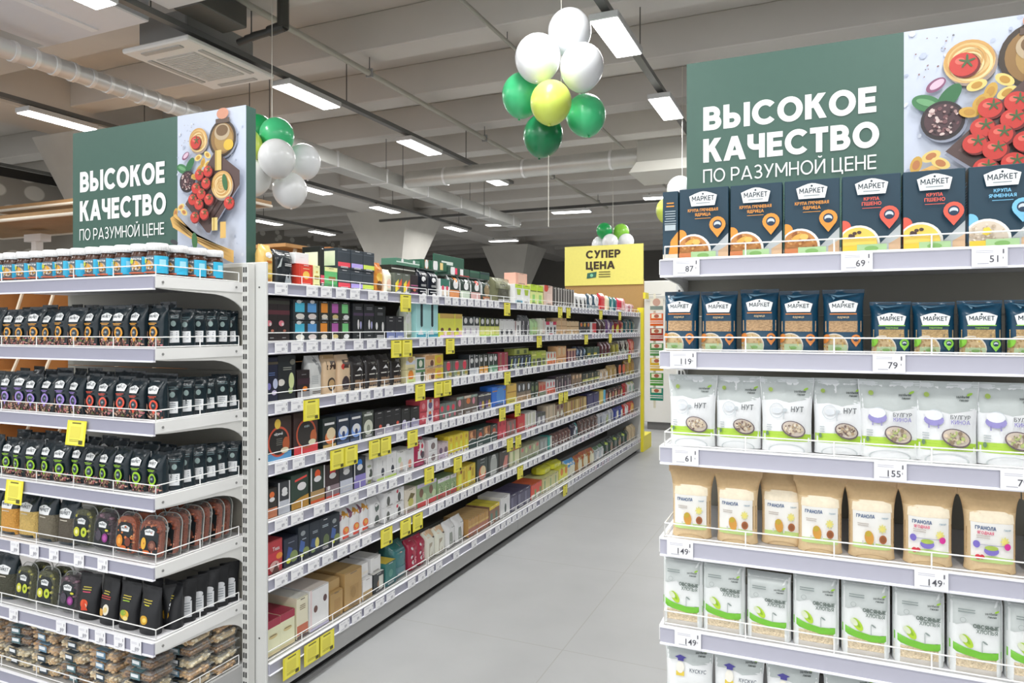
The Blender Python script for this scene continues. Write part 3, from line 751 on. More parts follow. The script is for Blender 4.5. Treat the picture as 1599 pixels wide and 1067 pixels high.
sign('hanging_sign', 'green price quality sign with food picture above the cereal boxes', -0.43, 2.52, 1.862, 2.53, 0.672, 0.50, (0.638, 0.471, 0.366), 0.123, 0.085, 0.80)
root = empty('sale_sign', (-3.21, YE + 0.2, 1.79), 0, 'yellow super price sign on a cardboard back at the aisle end', 'sign')
b = B(); b.bbox(0, 0.02, 0, 1.09, 0.06, 0.45, 0.002, 'b8925c', 'kraft'); link('cardboard_back', b.done('cardboard_back'), root)
b = B(); b.bbox(0, 0, 0.385, 1.09, 0.02, 0.92, 0.002, 'f0e678', 'card')
A = Art(b, lambda u, v, l: (0.545 + u, -l, 0.385 + v), 1.09, 0.535, 'card', smooth=False, cell=9, base=0.002, step=0.001)
A.text('СУПЕР', 0.28, 0.68, 0.20, '3a2a12', 0.045, None, 'l', fit=0.44); A.text('ЦЕНА', 0.28, 0.40, 0.20, '3a2a12', 0.045, None, 'l', fit=0.37)
A.poly([(0.29, 0.17), (0.41, 0.20), (0.42, 0.34), (0.30, 0.31)], '2f6a58'); A.ell(0.355, 0.25, 0.02, 0.02, '8ad0a8'); A.lines(0.52, 0.34, 3, 0.16, 0.02, 0.06, '5a5528', 2)
link('sign_face', b.done('sign_face'), root)

# ------------------------------------------------------------------ products on the cereal stand (right)
NAVY = '173a4c'
def badge(A, u, v, w, h, txt='2a3a44', sub=True, k=1.0):
    """white shield with the house name"""
    A.poly([(u - 0.42 * w, v - 0.5 * h), (u + 0.42 * w, v - 0.5 * h), (u + 0.5 * w, v + 0.2 * h), (u + 0.3 * w, v + 0.36 * h), (u + 0.12 * w, v + 0.47 * h), (u, v + 0.5 * h), (u - 0.12 * w, v + 0.47 * h), (u - 0.3 * w, v + 0.36 * h), (u - 0.5 * w, v + 0.2 * h)], 'f4f6f6')
    A.text('МАРКЕТ', u, v - 0.15 * h, 0.34 * h, txt, 0.02, 0.8 * w)
    if sub: A.rect(u - 0.25 * w, v - 0.33 * h, u + 0.25 * w, v - 0.28 * h, '8a979c')
    A.ell(u, v + 0.32 * h, 0.035 * w, 0.035 * w, txt)
def pin(A, u, v, r, col):
    """map-pin ring with a small picture"""
    k = A.w / A.h
    A.poly([(u - r * 0.85, v - r * 0.55 * k), (u, v - r * 1.65 * k), (u + r * 0.85, v - r * 0.55 * k), (u, v)], col); A.ell(u, v, r, r, col); A.ell(u, v, r * 0.56, r * 0.56, '203a55'); A.ell(u, v, r * 0.42, r * 0.36, 'cfd8de'); A.ell(u, v - r * 0.2 * k, r * 0.38, r * 0.2, '203a55')
def cereal_box(col, names, food, nut=None):
    w, d, h = 0.138, 0.05, 0.208
    b = carton(w, d, h, NAVY)
    A = Art(b, flat_front(d), w * 0.99, h, 'card', smooth=False, cell=9)
    A.poly([(0.66, 0.13), (1, 0.36), (1, 0.0), (0.66, 0.0)], 'b9c0c2'); A.poly([(0.80, 0.0), (0.80, 0.12), (1, 0.2), (1, 0.0)], 'cfae8c')
    A.ell(0.02, 0.35, 0.13, 0.13, col); A.ell(0.28, 0.12, 0.375, 0.375, 'f1f1ec'); A.ell(0.27, 0.115, 0.34, 0.34, food[0])
    A.specks(0.27, 0.12, 0.30, 0.30, 90, food, 0.028, 5)
    if nut == 'berries':
        A.ell(0.27, 0.115, 0.33, 0.33, food[0])
        for x, y in ((0.13, 0.21), (0.18, 0.225), (0.21, 0.26), (0.29, 0.27), (0.14, 0.235)): A.ell(x, y, 0.04, 0.032, '4a3430')
    if nut == 'butter': A.poly([(0.2, 0.18), (0.27, 0.16), (0.36, 0.20), (0.30, 0.26), (0.22, 0.25)], 'e9cf4a')
    if nut == 'mushroom': A.ell(0.24, 0.25, 0.12, 0.05, 'e2ab4e', rot=0.5); A.ell(0.36, 0.25, 0.08, 0.06, 'e8bb62')
    A.rect(0.25, 0.0, 0.76, 0.115, 'a9cb96'); A.rect(0.0, 0.0, 0.25, 0.10, 'c97b4a' if nut == 'mushroom' else 'e5c33c'); A.ell(0.5, 0.06, 0.12, 0.05, '7fae62')
    badge(A, 0.5, 0.845, 0.57, 0.20)
    for i, t in enumerate(names): A.text(t, 0.5, 0.665 - 0.062 * i, 0.042, col, 0.03, 0.62)
    A.rect(0.34, 0.565, 0.66, 0.572, col); pin(A, 0.80, 0.475, 0.165, col)
    S = Art(b, lambda u, v, l: (-w / 2 - l, -u, v), d * 0.97, h, 'card', smooth=False, cell=9)
    S.rect(0.5, 0, 1, 0.28, col); S.poly([(0.3, 0), (0.55, 0.3), (1, 0.42), (1, 0)], col); S.rect(0, 0, 1, 0.10, 'd8d2c2')
    S.lines(0.5, 0.84, 2, 0.6, 0.018, 0.045, col, 1); S.lines(0.5, 0.72, 8, 0.8, 0.012, 0.035, 'aebcc4', 2); S.rect(0.14, 0.44, 0.86, 0.52, 'b9c6cc')
    return Proto('cereal_box', b.done('cereal_box'))
ORG = ['c98c4c', 'b5723a', 'dba868', '9c5c30', 'e0b678']
bx = [cereal_box('e89a3c', ('КРУПА ГРЕЧНЕВАЯ', 'ЯДРИЦА'), ORG, 'mushroom'), cereal_box('e8604c', ('КРУПА', 'ПШЕНО'), ['e9cb5c', 'e0bc48'], 'berries'), cereal_box('7cc4ea', ('КРУПА', 'ЯЧМЕННАЯ'), ['ddd0be', 'c9b69e', 'e8dccb', 'b8a48c'], 'butter')]
CB = ('buckwheat box with orange pin', 'millet box with red pin and yellow porridge', 'barley box with blue pin')
for i, x in enumerate((-0.307, -0.164, -0.02, 0.124, 0.267, 0.412, 0.556)):
    k = 0 if i < 3 else (1 if i < 5 else 2)
    lab = ['first from the aisle, one side panel showing', 'second from the aisle', 'third from the aisle', 'beside the buckwheat boxes', 'beside the barley boxes', 'beside the millet boxes', 'second of the barley boxes'][i]
    place(bx[k], (x, RY + 0.055 + RND.uniform(0, 0.006), LEV[0] + 0.009), RND.uniform(-0.02, 0.02), 'dark blue %s, %s' % (CB[k], lab), 'box', 'cereal boxes on the right stand')

place(bx[0], (-0.4025, RY + 0.1, LEV[0] + 0.009), PI / 2, 'dark blue cereal box turned edge-on at the aisle end of the top shelf', 'box', 'cereal boxes on the right stand', sc=(1, 0.9, 0.985))
def grain_bag(h, col, name, seed, w=0.104, grain='c2a07a'):
    pl = Pillow(w, 0.062, h, t1=0.70, p=5, wob=0.05, seed=seed, pow=0.55)
    b = B(); pl.body(b, '16445e', 'film', 14, 18)
    A = pl.art(b, 'film')
    A.rect(0.04, 0.33 if h > 0.15 else 0.30, 0.96, 0.50 if h > 0.15 else 0.46, grain, 'grain')
    A.ell(0.27, 0.10, 0.36, 0.36, 'ded8cc'); A.ell(0.27, 0.10, 0.33, 0.33, 'cbb184'); A.specks(0.27, 0.12, 0.28, 0.28, 40, ['e6d2a4', 'a88652', 'd9b23e', 'b08f63'], 0.03, seed)
    A.rect(0.12, 0.02, 0.60, 0.13, 'b4c8a0'); A.ell(0.36, 0.07, 0.1, 0.04, '7fa860'); A.ell(0.05, 0.22, 0.09, 0.14, col, rot=-0.5)
    v = 0.735 if h > 0.15 else 0.66
    badge(A, 0.5, v, 0.74, 0.19 if h > 0.15 else 0.24, sub=False)
    A.rect(0.16, v - 0.135, 0.84, v - 0.118, col); A.text(name, 0.5, v - 0.19 if h > 0.15 else v - 0.185, 0.035, 'c9b48a' if h > 0.15 else '8fc04a', 0.02, 0.4)
    pin(A, 0.82, 0.22 if h > 0.15 else 0.20, 0.125, col)
    A.poly([(0.12, 0.93), (0.35, 0.885), (0.9, 0.93), (0.36, 0.87)], '5b8299'); A.poly([(0.2, 0.9), (0.26, 0.83), (0.3, 0.86)], '6d93a8')
    return Proto('grain_bag', b.done('grain_bag'), [('top_seal', crimp(w * 0.985, h * 0.055, 0, h * 0.985 - 0.008, '123347', 'film').done('top_seal'), [])])
gb1 = grain_bag(0.176, 'd9863e', 'ядрица', 3); gb2 = grain_bag(0.139, '8fd04c', 'перловая', 6, 0.098, 'c4a678')
for i, x in enumerate((-0.375, -0.268, -0.157, -0.053, 0.058)):
    place(gb1, (x, RY + 0.064, LEV[1] + 0.008), RND.uniform(-0.06, 0.06), 'tall dark blue grain bag with orange ring, %s from the aisle, second shelf' % ORD[i + 1], 'bag', 'dark blue grain bags', rx=RND.uniform(-0.05, 0.0), sc=(1, 1, RND.uniform(0.97, 1.02)))
for i, x in enumerate((0.171, 0.27, 0.371, 0.473, 0.575)):
    place(gb2, (x, RY + 0.062, LEV[1] + 0.008), RND.uniform(-0.06, 0.06), 'short dark blue grain bag with green ring, %s from the tall bags' % ORD[i + 1], 'bag', 'dark blue grain bags', rx=RND.uniform(-0.05, 0.0), sc=(1, 1, RND.uniform(0.97, 1.02)))

def brand(A, u, v):
    A.text('зелёная', u, v, 0.028, '46504c', 0.02, 0.24); A.text('линия', u + 0.02, v - 0.038, 0.026, '46504c', 0.02, 0.17); A.ell(u + 0.11, v + 0.045, 0.05, 0.022, '9cc83c', rot=0.5)
def pulse_pouch(names, w, seed, food, purple=False):
    h = 0.205
    pl = Pillow(w, 0.062, h, t1=0.42, seal=0.08, p=2.6, bottom=0.9, wob=0.05, seed=seed, pow=0.9, flare=0.10)
    b = B(); pl.body(b, 'f1f3f4', 'soft', 14, 18)
    A = pl.art(b, 'soft')
    q = 0.60 + 0.03 * (seed % 3)
    A.poly([(0, q + 0.02), (0.3, q + 0.04), (0.55, q), (1, q + 0.06), (1, 1), (0, 1)], 'c3cac8')
    A.rect(0, 0.145, 1, 0.24, 'b3d84a'); A.poly([(0, 0.23), (0.4, 0.225), (1, 0.195), (1, 0.24), (0.5, 0.275), (0, 0.265)], 'b3d84a'); A.ell(0.5, 0.02, 0.38, 0.13, 'cfd5d6', inner=0.92)
    brand(A, 0.76, 0.80); A.ell(0.19, 0.83, 0.045, 0.045, 'a6bf58'); A.lines(0.14, 0.36, 3, 0.12, 0.012, 0.03, 'b6bcc0', seed); A.ell(0.1, 0.24, 0.03, 0.05, '6d8a6a')
    A.ell(0.3, 0.55, 0.15, 0.15, 'c9d2d6', inner=0.92); A.ell(0.3, 0.55, 0.1, 0.06, 'dfe4e8')
    if purple: A.ell(0.28, 0.52, 0.17, 0.1, '9a93cf'); A.ell(0.28, 0.58, 0.15, 0.09, 'eef0f4'); A.rect(0.18, 0.42, 0.2, 0.48, '8f88bf'); A.rect(0.34, 0.42, 0.36, 0.48, '8f88bf')
    else: A.rect(0.44, 0.44, 0.455, 0.54, 'c2cace'); A.ell(0.47, 0.56, 0.05, 0.035, 'c2cace')
    for i, t in enumerate(names): A.text(t, 0.72, 0.54 - 0.06 * i, 0.05 if len(t) > 4 else 0.072, '5d6266' if i == 0 else ('8d86c4' if purple else '5d6266'), 0.02, 0.34)
    A.ell(0.645, 0.31, 0.25, 0.16, '6e6064', rot=-0.25); A.ell(0.645, 0.315, 0.225, 0.135, 'cfc2b4', rot=-0.25); A.specks(0.645, 0.315, 0.18, 0.105, 46, food, 0.03, seed + 2)
    return Proto('pulse_pouch', b.done('pulse_pouch'), [('zip_seal', crimp(w * 0.98, 0.012, 0, h * 0.92, 'dfe3e4', 'soft').done('zip_seal'), [])])
CH = ['a08a78', 'd9c9ae', '77625a', 'b79f80', 'e6dcc8']; BU = ['c9b79c', '8f7d68', 'b5c27a', 'dccbb0']
pk = [pulse_pouch(('НУТ',), 0.135, 1, CH), pulse_pouch(('НУТ',), 0.142, 5, CH), pulse_pouch(('БУЛГУР', 'КИНОА'), 0.148, 3, BU, True)]
for i, (x, k, y) in enumerate(((-0.343, 1, 0), (-0.214, 0, 0.012), (-0.085, 1, 0), (0.047, 0, 0.012), (0.168, 2, 0.004), (0.297, 2, 0), (0.432, 2, 0.006), (0.57, 2, 0.0))):
    place(pk[k], (x, RY + 0.058 + y, LEV[2] + 0.0), RND.uniform(-0.05, 0.05), 'white %s, %s from the aisle end' % (('chickpea pouch with grey top', 'chickpea pouch with grey top', 'pouch of bulgur and quinoa with lilac print')[k], ORD[i + 1]), 'pouch', 'white pulse pouches on the third shelf', rx=RND.uniform(-0.06, -0.01))

def granola(second, seed):
    w, h = 0.137, 0.208
    pl = Pillow(w, 0.07, h, t1=0.56, seal=0.10, p=4, bottom=0.85, wob=0.05, seed=seed, lean=0.10, pow=0.6, flare=0.21)
    b = B(); pl.body(b, 'e2c89e', 'kraft', 14, 18, zones=[(0.74, 1.0, 'd2b488', 'kraft')])  # top zone: shadow painted into the kraft as a darker tone
    A = pl.art(b, 'kraft')
    A.rect(0.0, 0.2, 0.09, 0.52, 'bf9c70', 'grain'); A.rect(0.91, 0.2, 1.0, 0.52, 'b89468', 'grain')
    A.poly([(0.05, 0.6), (0.95, 0.6), (0.92, 0.70), (0.74, 0.735), (0.26, 0.735), (0.08, 0.70)], 'f7ebd2'); A.ell(0.5, 0.0, 0.36, 0.09, 'bda07a', inner=0.9)
    l = B(); A = pl.art(l, 'paper', base=0.0028); A.w *= 1.14
    A.rect(0.12, 0.13, 0.87, 0.60, 'f0efea'); A.poly([(0.12, 0.13), (0.87, 0.13), (0.87, 0.19), (0.5, 0.215), (0.12, 0.19)], 'c3dc8c')
    A.text('ГРАНОЛА', 0.37, 0.52, 0.045, '3f5f8c', 0.03, 0.43)
    A.text('линия', 0.75, 0.525, 0.025, '9fb4c0', 0.01, 0.16)
    if second: A.text('ЯГОДНАЯ', 0.36, 0.47, 0.036, 'e0567a', 0.03, 0.36)
    A.lines(0.32, 0.455, 2, 0.28, 0.01, 0.025, 'c2b8b0', seed)
    for k in range(8): A.ell(0.70 + 0.04 * math.cos(k * 0.785), 0.40 + 0.026 * math.sin(k * 0.785), 0.045, 0.02, 'e6df8c', rot=k * 0.785); A.l -= A.step * 0.8
    A.up(); A.ell(0.70, 0.40, 0.04, 0.04, 'ece07a')
    if second:
        A.ell(0.46, 0.28, 0.13, 0.075, '8173c4'); A.ell(0.46, 0.315, 0.12, 0.04, 'a9c054'); A.rect(0.22, 0.345, 0.72, 0.352, '9a9ab0'); A.ell(0.2, 0.35, 0.06, 0.06, '7a6cc0'); A.ell(0.74, 0.345, 0.06, 0.055, 'd8389a'); A.ell(0.22, 0.2, 0.05, 0.045, 'd03a48'); A.ell(0.29, 0.205, 0.045, 0.04, 'c43340')
    else:
        A.ell(0.44, 0.28, 0.09, 0.125, 'd39a44', rot=0.2); A.ell(0.42, 0.33, 0.065, 0.05, 'c3a83a', rot=0.2); A.ell(0.71, 0.27, 0.075, 0.075, 'a8653a'); A.ell(0.71, 0.27, 0.05, 0.05, '8f5430')
        A.rect(0.30, 0.2, 0.33, 0.24, 'cfcfcc'); A.rect(0.53, 0.19, 0.56, 0.24, 'cfcfcc')
    return Proto('granola_pouch', b.done('granola_pouch'), [('label', l.done('label'), []), ('top_seal', crimp(w * 0.99, 0.02, 0, h * 0.88, 'cdae86', 'kraft', 0.0995 * h * 0.3).done('top_seal'), [])])
gr = [granola(False, 2), granola(True, 7)]
for i, (x, k, y) in enumerate(((-0.345, 0, 0.0), (-0.217, 0, 0.0), (-0.098, 0, 0.03), (0.0, 0, 0), (0.126, 0, 0.004), (0.256, 1, 0), (0.392, 1, 0), (0.53, 1, 0.0))):
    place(gr[k], (x, RY + 0.062 + y, LEV[3] + 0.0055), RND.uniform(-0.05, 0.05), 'kraft granola pouch with %s, %s from the aisle end' % (('nut print on white label', 'purple bowl and berries on label')[k], ORD[i + 1]), 'pouch', 'granola pouches on the fourth shelf')

def oat_bag(seed):
    w, h = 0.118, 0.20
    pl = Pillow(w, 0.066, h, t1=0.9, seal=0.03, p=9, bottom=0.95, wob=0.015, seed=seed, pow=0.5, flare=0.02)
    b = B(); pl.body(b, 'eef1f0', 'soft', 14, 18)
    A = pl.art(b, 'soft')
    A.rect(0.0, 0.0, 1, 0.24, 'e6d4b4', 'grain'); A.rect(0.0, 0.0, 1, 0.085, 'cfcac2')
    A.poly([(0, 0.60), (0.35, 0.66), (0.6, 0.56), (1, 0.62), (1, 1), (0, 1)], 'cdd3d1')
    A.poly([(0, 0.29), (0.25, 0.25), (0.6, 0.21), (1, 0.225), (1, 0.315), (0.6, 0.30), (0.3, 0.335), (0, 0.40)], '78c23c')
    A.ell(0.32, 0.42, 0.17, 0.085, 'b4d83a', rot=-0.95); A.ell(0.32, 0.43, 0.10, 0.035, '93bf2c', rot=-0.95); A.ell(0.25, 0.45, 0.06, 0.1, 'dfe8c8', rot=0.7)
    A.rect(0.60, 0.30, 0.615, 0.44, 'aeb7b4'); A.ell(0.66, 0.43, 0.06, 0.02, '8f9c98', rot=-0.6)
    A.text('ОВСЯНЫЕ', 0.67, 0.605, 0.05, '53635a', 0.03, 0.48); A.text('ХЛОПЬЯ', 0.69, 0.545, 0.05, '6d7d74', 0.02, 0.40)
    brand(A, 0.76, 0.80); A.lines(0.3, 0.84, 2, 0.34, 0.014, 0.03, '8f9a98', seed); A.ell(0.23, 0.70, 0.06, 0.06, 'a3acaa', inner=0.85); A.rect(0.96, 0.1, 1.0, 0.98, 'f4f6f6')
    return Proto('oat_bag', b.done('oat_bag'))
ob = oat_bag(4)
for i, x in enumerate((-0.367, -0.252, -0.131, -0.01, 0.111, 0.233, 0.357, 0.48, 0.602)):
    z = 0.986 if i != 2 else 0.90
    place(ob, (x, RY + 0.055, LEV[4] - 0.001), RND.uniform(-0.03, 0.03), 'oat flake bag with green wave, %s from the aisle end%s' % (ORD[i + 1], ', sunk low' if i == 2 else ''), 'bag', 'oat flake bags on the fifth shelf', sc=(1, 1, z))
def hat_pouch(seed):
    w, h = 0.142, 0.203
    pl = Pillow(w, 0.06, h, t1=0.5, seal=0.07, p=3, bottom=0.9, wob=0.05, seed=seed, flare=0.08)
    b = B(); pl.body(b, 'f1f3f3', 'soft', 14, 18); A = pl.art(b, 'soft')
    A.poly([(0, 0.72), (0.3, 0.75), (0.6, 0.70), (1, 0.74), (1, 1), (0, 1)], 'c6cdcb'); brand(A, 0.76, 0.86); A.lines(0.2, 0.9, 1, 0.16, 0.012, 0.03, '8f9a98')
    A.poly([(0.2, 0.78), (0.32, 0.815), (0.46, 0.79), (0.33, 0.755)], '4d46a0'); A.rect(0.27, 0.74, 0.40, 0.775, '4d46a0'); A.ell(0.33, 0.66, 0.09, 0.11, 'f3f0e4'); A.rect(0.24, 0.55, 0.42, 0.61, 'e9cf50')
    A.text('КУСКУС', 0.72, 0.62, 0.05, '5a6470', 0.02, 0.36); A.ell(0.65, 0.35, 0.2, 0.13, 'c8b9a0'); A.rect(0, 0.1, 1, 0.2, 'b3d84a')
    return Proto('pulse_pouch', b.done('pulse_pouch'), [('zip_seal', crimp(w * 0.98, 0.012, 0, h * 0.93, 'e2e6e6', 'soft').done('zip_seal'), [])])
hp = hat_pouch(3)
for i, x in enumerate((-0.352, -0.213, -0.07, 0.078, 0.225, 0.372, 0.52)):
    place(hp, (x, RY + 0.055, 0.474), RND.uniform(-0.05, 0.05), 'white pouch with dark blue hat print, %s from the aisle end, lowest visible shelf' % ORD[i + 1], 'pouch', 'white pouches on the sixth shelf', rx=-0.03)

# ------------------------------------------------------------------ price tags
def tag_proto(w, h, num=None, yellow=False):
    b = B(); c = 'f0e43c' if yellow else 'f4f4f6'
    b.box(-w / 2, -0.0012, -h, w / 2, 0.0, 0, c, 'paper')
    A = Art(b, lambda u, v, l: (u, -0.0012 - l, v - h), w, h, 'paper', smooth=False, cell=9, base=0.0003, step=0.0003)
    if yellow:
        A.rect(0.10, 0.05, 0.90, 0.95, 'f5ec62'); A.lines(0.5, 0.93, 1, 0.62, 0.06, 0.05, '7a742a'); A.rect(0.2, 0.3, 0.74, 0.76, 'e4da58'); A.lines(0.45, 0.24, 2, 0.5, 0.02, 0.06, '8a8430'); A.rect(0.70, 0.06, 0.9, 0.22, '55522a')
    else:
        A.lines(0.36, 0.86, 2, 0.5, 0.03, 0.09, 'c4c4d0'); A.lines(0.32, 0.2, 1, 0.42, 0.04, 0.05, 'b0b0bc')
        A.text(num or '89', 0.62, 0.24, 0.36 if num else 0.3, '4c4c55' if num else '8e8e9a', 0.004, 0.5); A.rect(0.86, 0.68, 0.90, 0.9, '6a6a72'); A.rect(0.86, 0.4, 0.88, 0.5, '77777f')
    return Proto('price_tag', b.done('price_tag'))
SH = ('top', 'second', 'third', 'fourth', 'fifth', 'sixth', 'bottom')
RLEV = (1.795, 1.531, 1.254, 0.988, 0.732, 0.47)
for i, (n, x, k) in enumerate((('87', -0.349, 0), ('69', 0.088, 0), ('51', 0.379, 0), ('119', -0.358, 1), ('79', 0.162, 1), ('61', -0.352, 2), ('155', 0.165, 2), ('79', 0.438, 2), ('149', -0.367, 3), ('149', 0.256, 3), ('149', -0.345, 4))):
    p = tag_proto(0.074, 0.047, n)
    lab = 'white price tag reading %s on the %s cereal stand rail' % (n, SH[k])
    if n == '149' and k == 3: lab += ', ' + ('at the aisle end' if x < 0 else 'under the berry granola')
    place(p, (x, RY - 0.0115, RLEV[k] + 0.001), 0, lab, 'price tag', 'price tags on the cereal stand')
wt = tag_proto(0.056, 0.049); yt = tag_proto(0.108, 0.094, yellow=True)
place(yt, (-2.6, LY - 0.0125, LEV[2] - 0.012), 0, 'yellow sale tag hanging from the third rail of the dried fruit stand', 'price tag', 'yellow sale tags', rx=-0.12)
place(yt, (-2.976, LY - 0.0125, LEV[3] - 0.0), 0, 'yellow sale tag hanging from the fourth rail of the dried fruit stand', 'price tag', 'yellow sale tags', rx=-0.1)
for k, xs in ((4, (-2.98, -2.859, -2.739, -2.593, -2.46)), (5, (-2.988, -2.697, -2.567, -2.474, -2.37, -2.283))):
    for i, x in enumerate(xs):
        place(wt, (x, LY - 0.0115, LEV[k] + 0.0), RND.uniform(-0.01, 0.01), 'small white price tag, %s from left on the %s dried fruit rail' % (ORD[i + 1], SH[k]), 'price tag', 'white tags on the dried fruit stand')

# ------------------------------------------------------------------ products on the dried fruit stand (left)
def jar_proto():
    r, h = 0.0365, 0.126
    b = B(); b.lathe([(0.030, 0), (0.0355, 0.004), (r, 0.012), (r, 0.082), (0.0345, 0.09), (0.031, 0.096), (0.031, 0.102)], '4a2c1e', 'film')
    l = B(); l.lathe([(0.0345, 0.098), (0.0385, 0.1), (0.0385, 0.123), (0.036, 0.126), (0.02, 0.1262), (0.001, 0.1262)], 'f3f3f3', 'rail', 28, cap=False)
    for i in range(28): a = 2 * PI * i / 28; l.tube((0.0387 * math.cos(a), 0.0387 * math.sin(a), 0.101), (0.0387 * math.cos(a), 0.0387 * math.sin(a), 0.121), 0.0007, 'e6e6e6', 'rail', 4)
    lb = B(); W = 0.17
    A = Art(lb, lambda u, v, k: (math.sin(u / r) * (r + 0.0006 + k), -math.cos(u / r) * (r + 0.0006 + k), 0.014 + v), W, 0.064, 'card', cell=0.006)
    A.rect(0, 0, 1, 1, '2f9fc4'); A.rect(0.34, 0, 0.66, 1, '5d6870'); A.rect(0.62, 0, 0.9, 1, '3bb6dd'); A.rect(0.72, 0.4, 0.86, 0.8, 'a6dff0')
    A.ell(0.5, 0.45, 0.11, 0.11, 'c9b7a6'); A.specks(0.5, 0.45, 0.1, 0.1, 24, ['d9a23c', '6e4a33', 'e6ddd2', 'b5793c'], 0.03, 2); A.ell(0.42, 0.72, 0.045, 0.06, 'c5cf3a'); A.text('паста', 0.52, 0.8, 0.13, 'f0f0f0', 0.02, 0.2); A.rect(0.34, 0, 0.66, 0.08, 'c8603a')
    return Proto('nut_butter_jar', b.done('nut_butter_jar'), [('lid', l.done('lid'), []), ('label', lb.done('label'), [])])
jp = jar_proto()
JX = [-2.262 - 0.0845 * i for i in range(12)]
JR = ('front', 'second', 'third', 'fourth')
for r in range(4):
    for i, x in enumerate(JX):
        if r > 1 and i > 2: continue
        place(jp, (x + RND.uniform(-0.002, 0.002), LY + 0.062 + r * 0.088, LEV[0] + 0.001), RND.uniform(-0.25, 0.25) + 0.1, 'white-lidded nut butter jar with blue label, %s from the bracket side in the %s row' % (ORD[i + 1], JR[r]), 'jar', 'nut butter jars')

def snack_pack(ring, seed, w=0.092, h=0.158, food=('b98a74', '8f5a4c', 'd9b39a', '6d7a4a', 'c77a80')):
    pl = Pillow(w, 0.056, h, t1=0.62, seal=0.08, p=4, bottom=0.9, wob=0.07, seed=seed, pow=0.7, flare=0.06)
    b = B(); pl.body(b, '16252c', 'film', 12, 16); A = pl.art(b, 'film')
    A.rect(0.02, 0.0, 0.98, 0.20, '4c3a36'); A.specks(0.5, 0.12, 0.46, 0.18, 40, list(food), 0.05, seed, True)
    A.ell(0.1, 0.3, 0.1, 0.16, food[0]); A.ell(0.12, 0.28, 0.06, 0.1, food[2])
    badge(A, 0.5, 0.73, 0.62, 0.19, sub=False); A.rect(0.25, 0.56, 0.75, 0.575, ring); A.rect(0.32, 0.53, 0.68, 0.545, ring)
    A.poly([(0.40, 0.30), (0.60, 0.13), (0.80, 0.30), (0.60, 0.36)], ring); A.ell(0.60, 0.35, 0.25, 0.25, ring); A.ell(0.60, 0.35, 0.165, 0.165, '27343c'); A.ell(0.60, 0.355, 0.07, 0.05, '8a9aa6')
    bk = Art(b, lambda u, v, l: pl.P(-u, v, l, 1), w * 0.9, h, 'film', cell=0.013, base=0.0009)
    bk.rect(0.2, 0.12, 0.8, 0.42, 'e8eaec'); bk.lines(0.5, 0.38, 4, 0.5, 0.02, 0.05, '8f979c'); bk.ell(0.5, 0.6, 0.14, 0.14, '9fb6b4'); bk.lines(0.5, 0.8, 2, 0.6, 0.02, 0.05, '5f7a80')
    return Proto('snack_pack', b.done('snack_pack'), [('top_seal', crimp(w * 0.99, h * 0.07, 0, h * 0.93, '121d23', 'film').done('top_seal'), [])])
CO = {'orange': 'e8a234', 'purple': 'a48ad6', 'red': 'e4553c', 'green': '9fd22c'}
SP = {k: [snack_pack(c, s + 3 * j) for j in range(2)] for s, (k, c) in enumerate(CO.items())}
def jitter(): return RND.uniform(-0.16, 0.16)
def packs(shelf, z, seq):
    """seq: (x, ring colour) along the front, then a second row behind, then the column turned sideways at the bracket"""
    cnt = {}
    n = {}
    for x, c in seq: n[c] = n.get(c, 0) + 1
    for x, c in seq:
        cnt[c] = cnt.get(c, 0) + 1
        place(SP[c][cnt[c] % 2], (x, LY + 0.062 + RND.uniform(0, 0.012), z + 0.002), jitter(), 'dark snack pack with %s ring, %s from the left in front on the %s shelf' % (c, ORD[cnt[c]], shelf), 'snack pack', 'dark snack packs on the %s shelf' % shelf, rx=RND.uniform(-0.08, 0.02), sc=(RND.uniform(0.93, 0.99), 0.9, RND.uniform(0.95, 1.03)))
    for i in range(len(seq) - 1):
        x = (seq[i][0] + seq[i + 1][0]) / 2; c = seq[i][1]
        place(SP[c][0], (x, LY + 0.155, z + 0.002), jitter(), 'dark snack pack in the second row, %s from the left on the %s shelf' % (ordinal(i + 1), shelf), 'snack pack', 'dark snack packs on the %s shelf' % shelf, rx=RND.uniform(-0.05, 0.05), sc=(0.95, 0.85, RND.uniform(1.03, 1.12)))
    c = seq[-1][1]
    for i in range(6):
        place(SP[c][i % 2], (LX1 - 0.055 + RND.uniform(-0.006, 0.004) , LY + 0.125 + i * 0.058, z + 0.002), -PI / 2 - 0.6 + RND.uniform(-0.15, 0.15), 'dark snack pack turned to show white back label, %s from the front, %s shelf' % (ORD[i + 1], shelf), 'snack pack', 'sideways snack packs on the %s shelf' % shelf, ry=RND.uniform(-0.04, 0.1), sc=(0.84, 0.7, RND.uniform(0.9, 1.0) - 0.02 * max(0, i - 3)))
NUM = 'zero one two three four five six seven eight nine ten eleven twelve'.split()
packs('second', LEV[1], [(-3.22 + 0.0865 * i, 'orange') for i in range(12)])
packs('third', LEV[2], [(-3.22 + 0.0865 * i, 'purple' if i < 7 else 'red') for i in range(12)])
packs('fourth', LEV[3], [(-3.22 + 0.0865 * i, 'green') for i in range(12)])

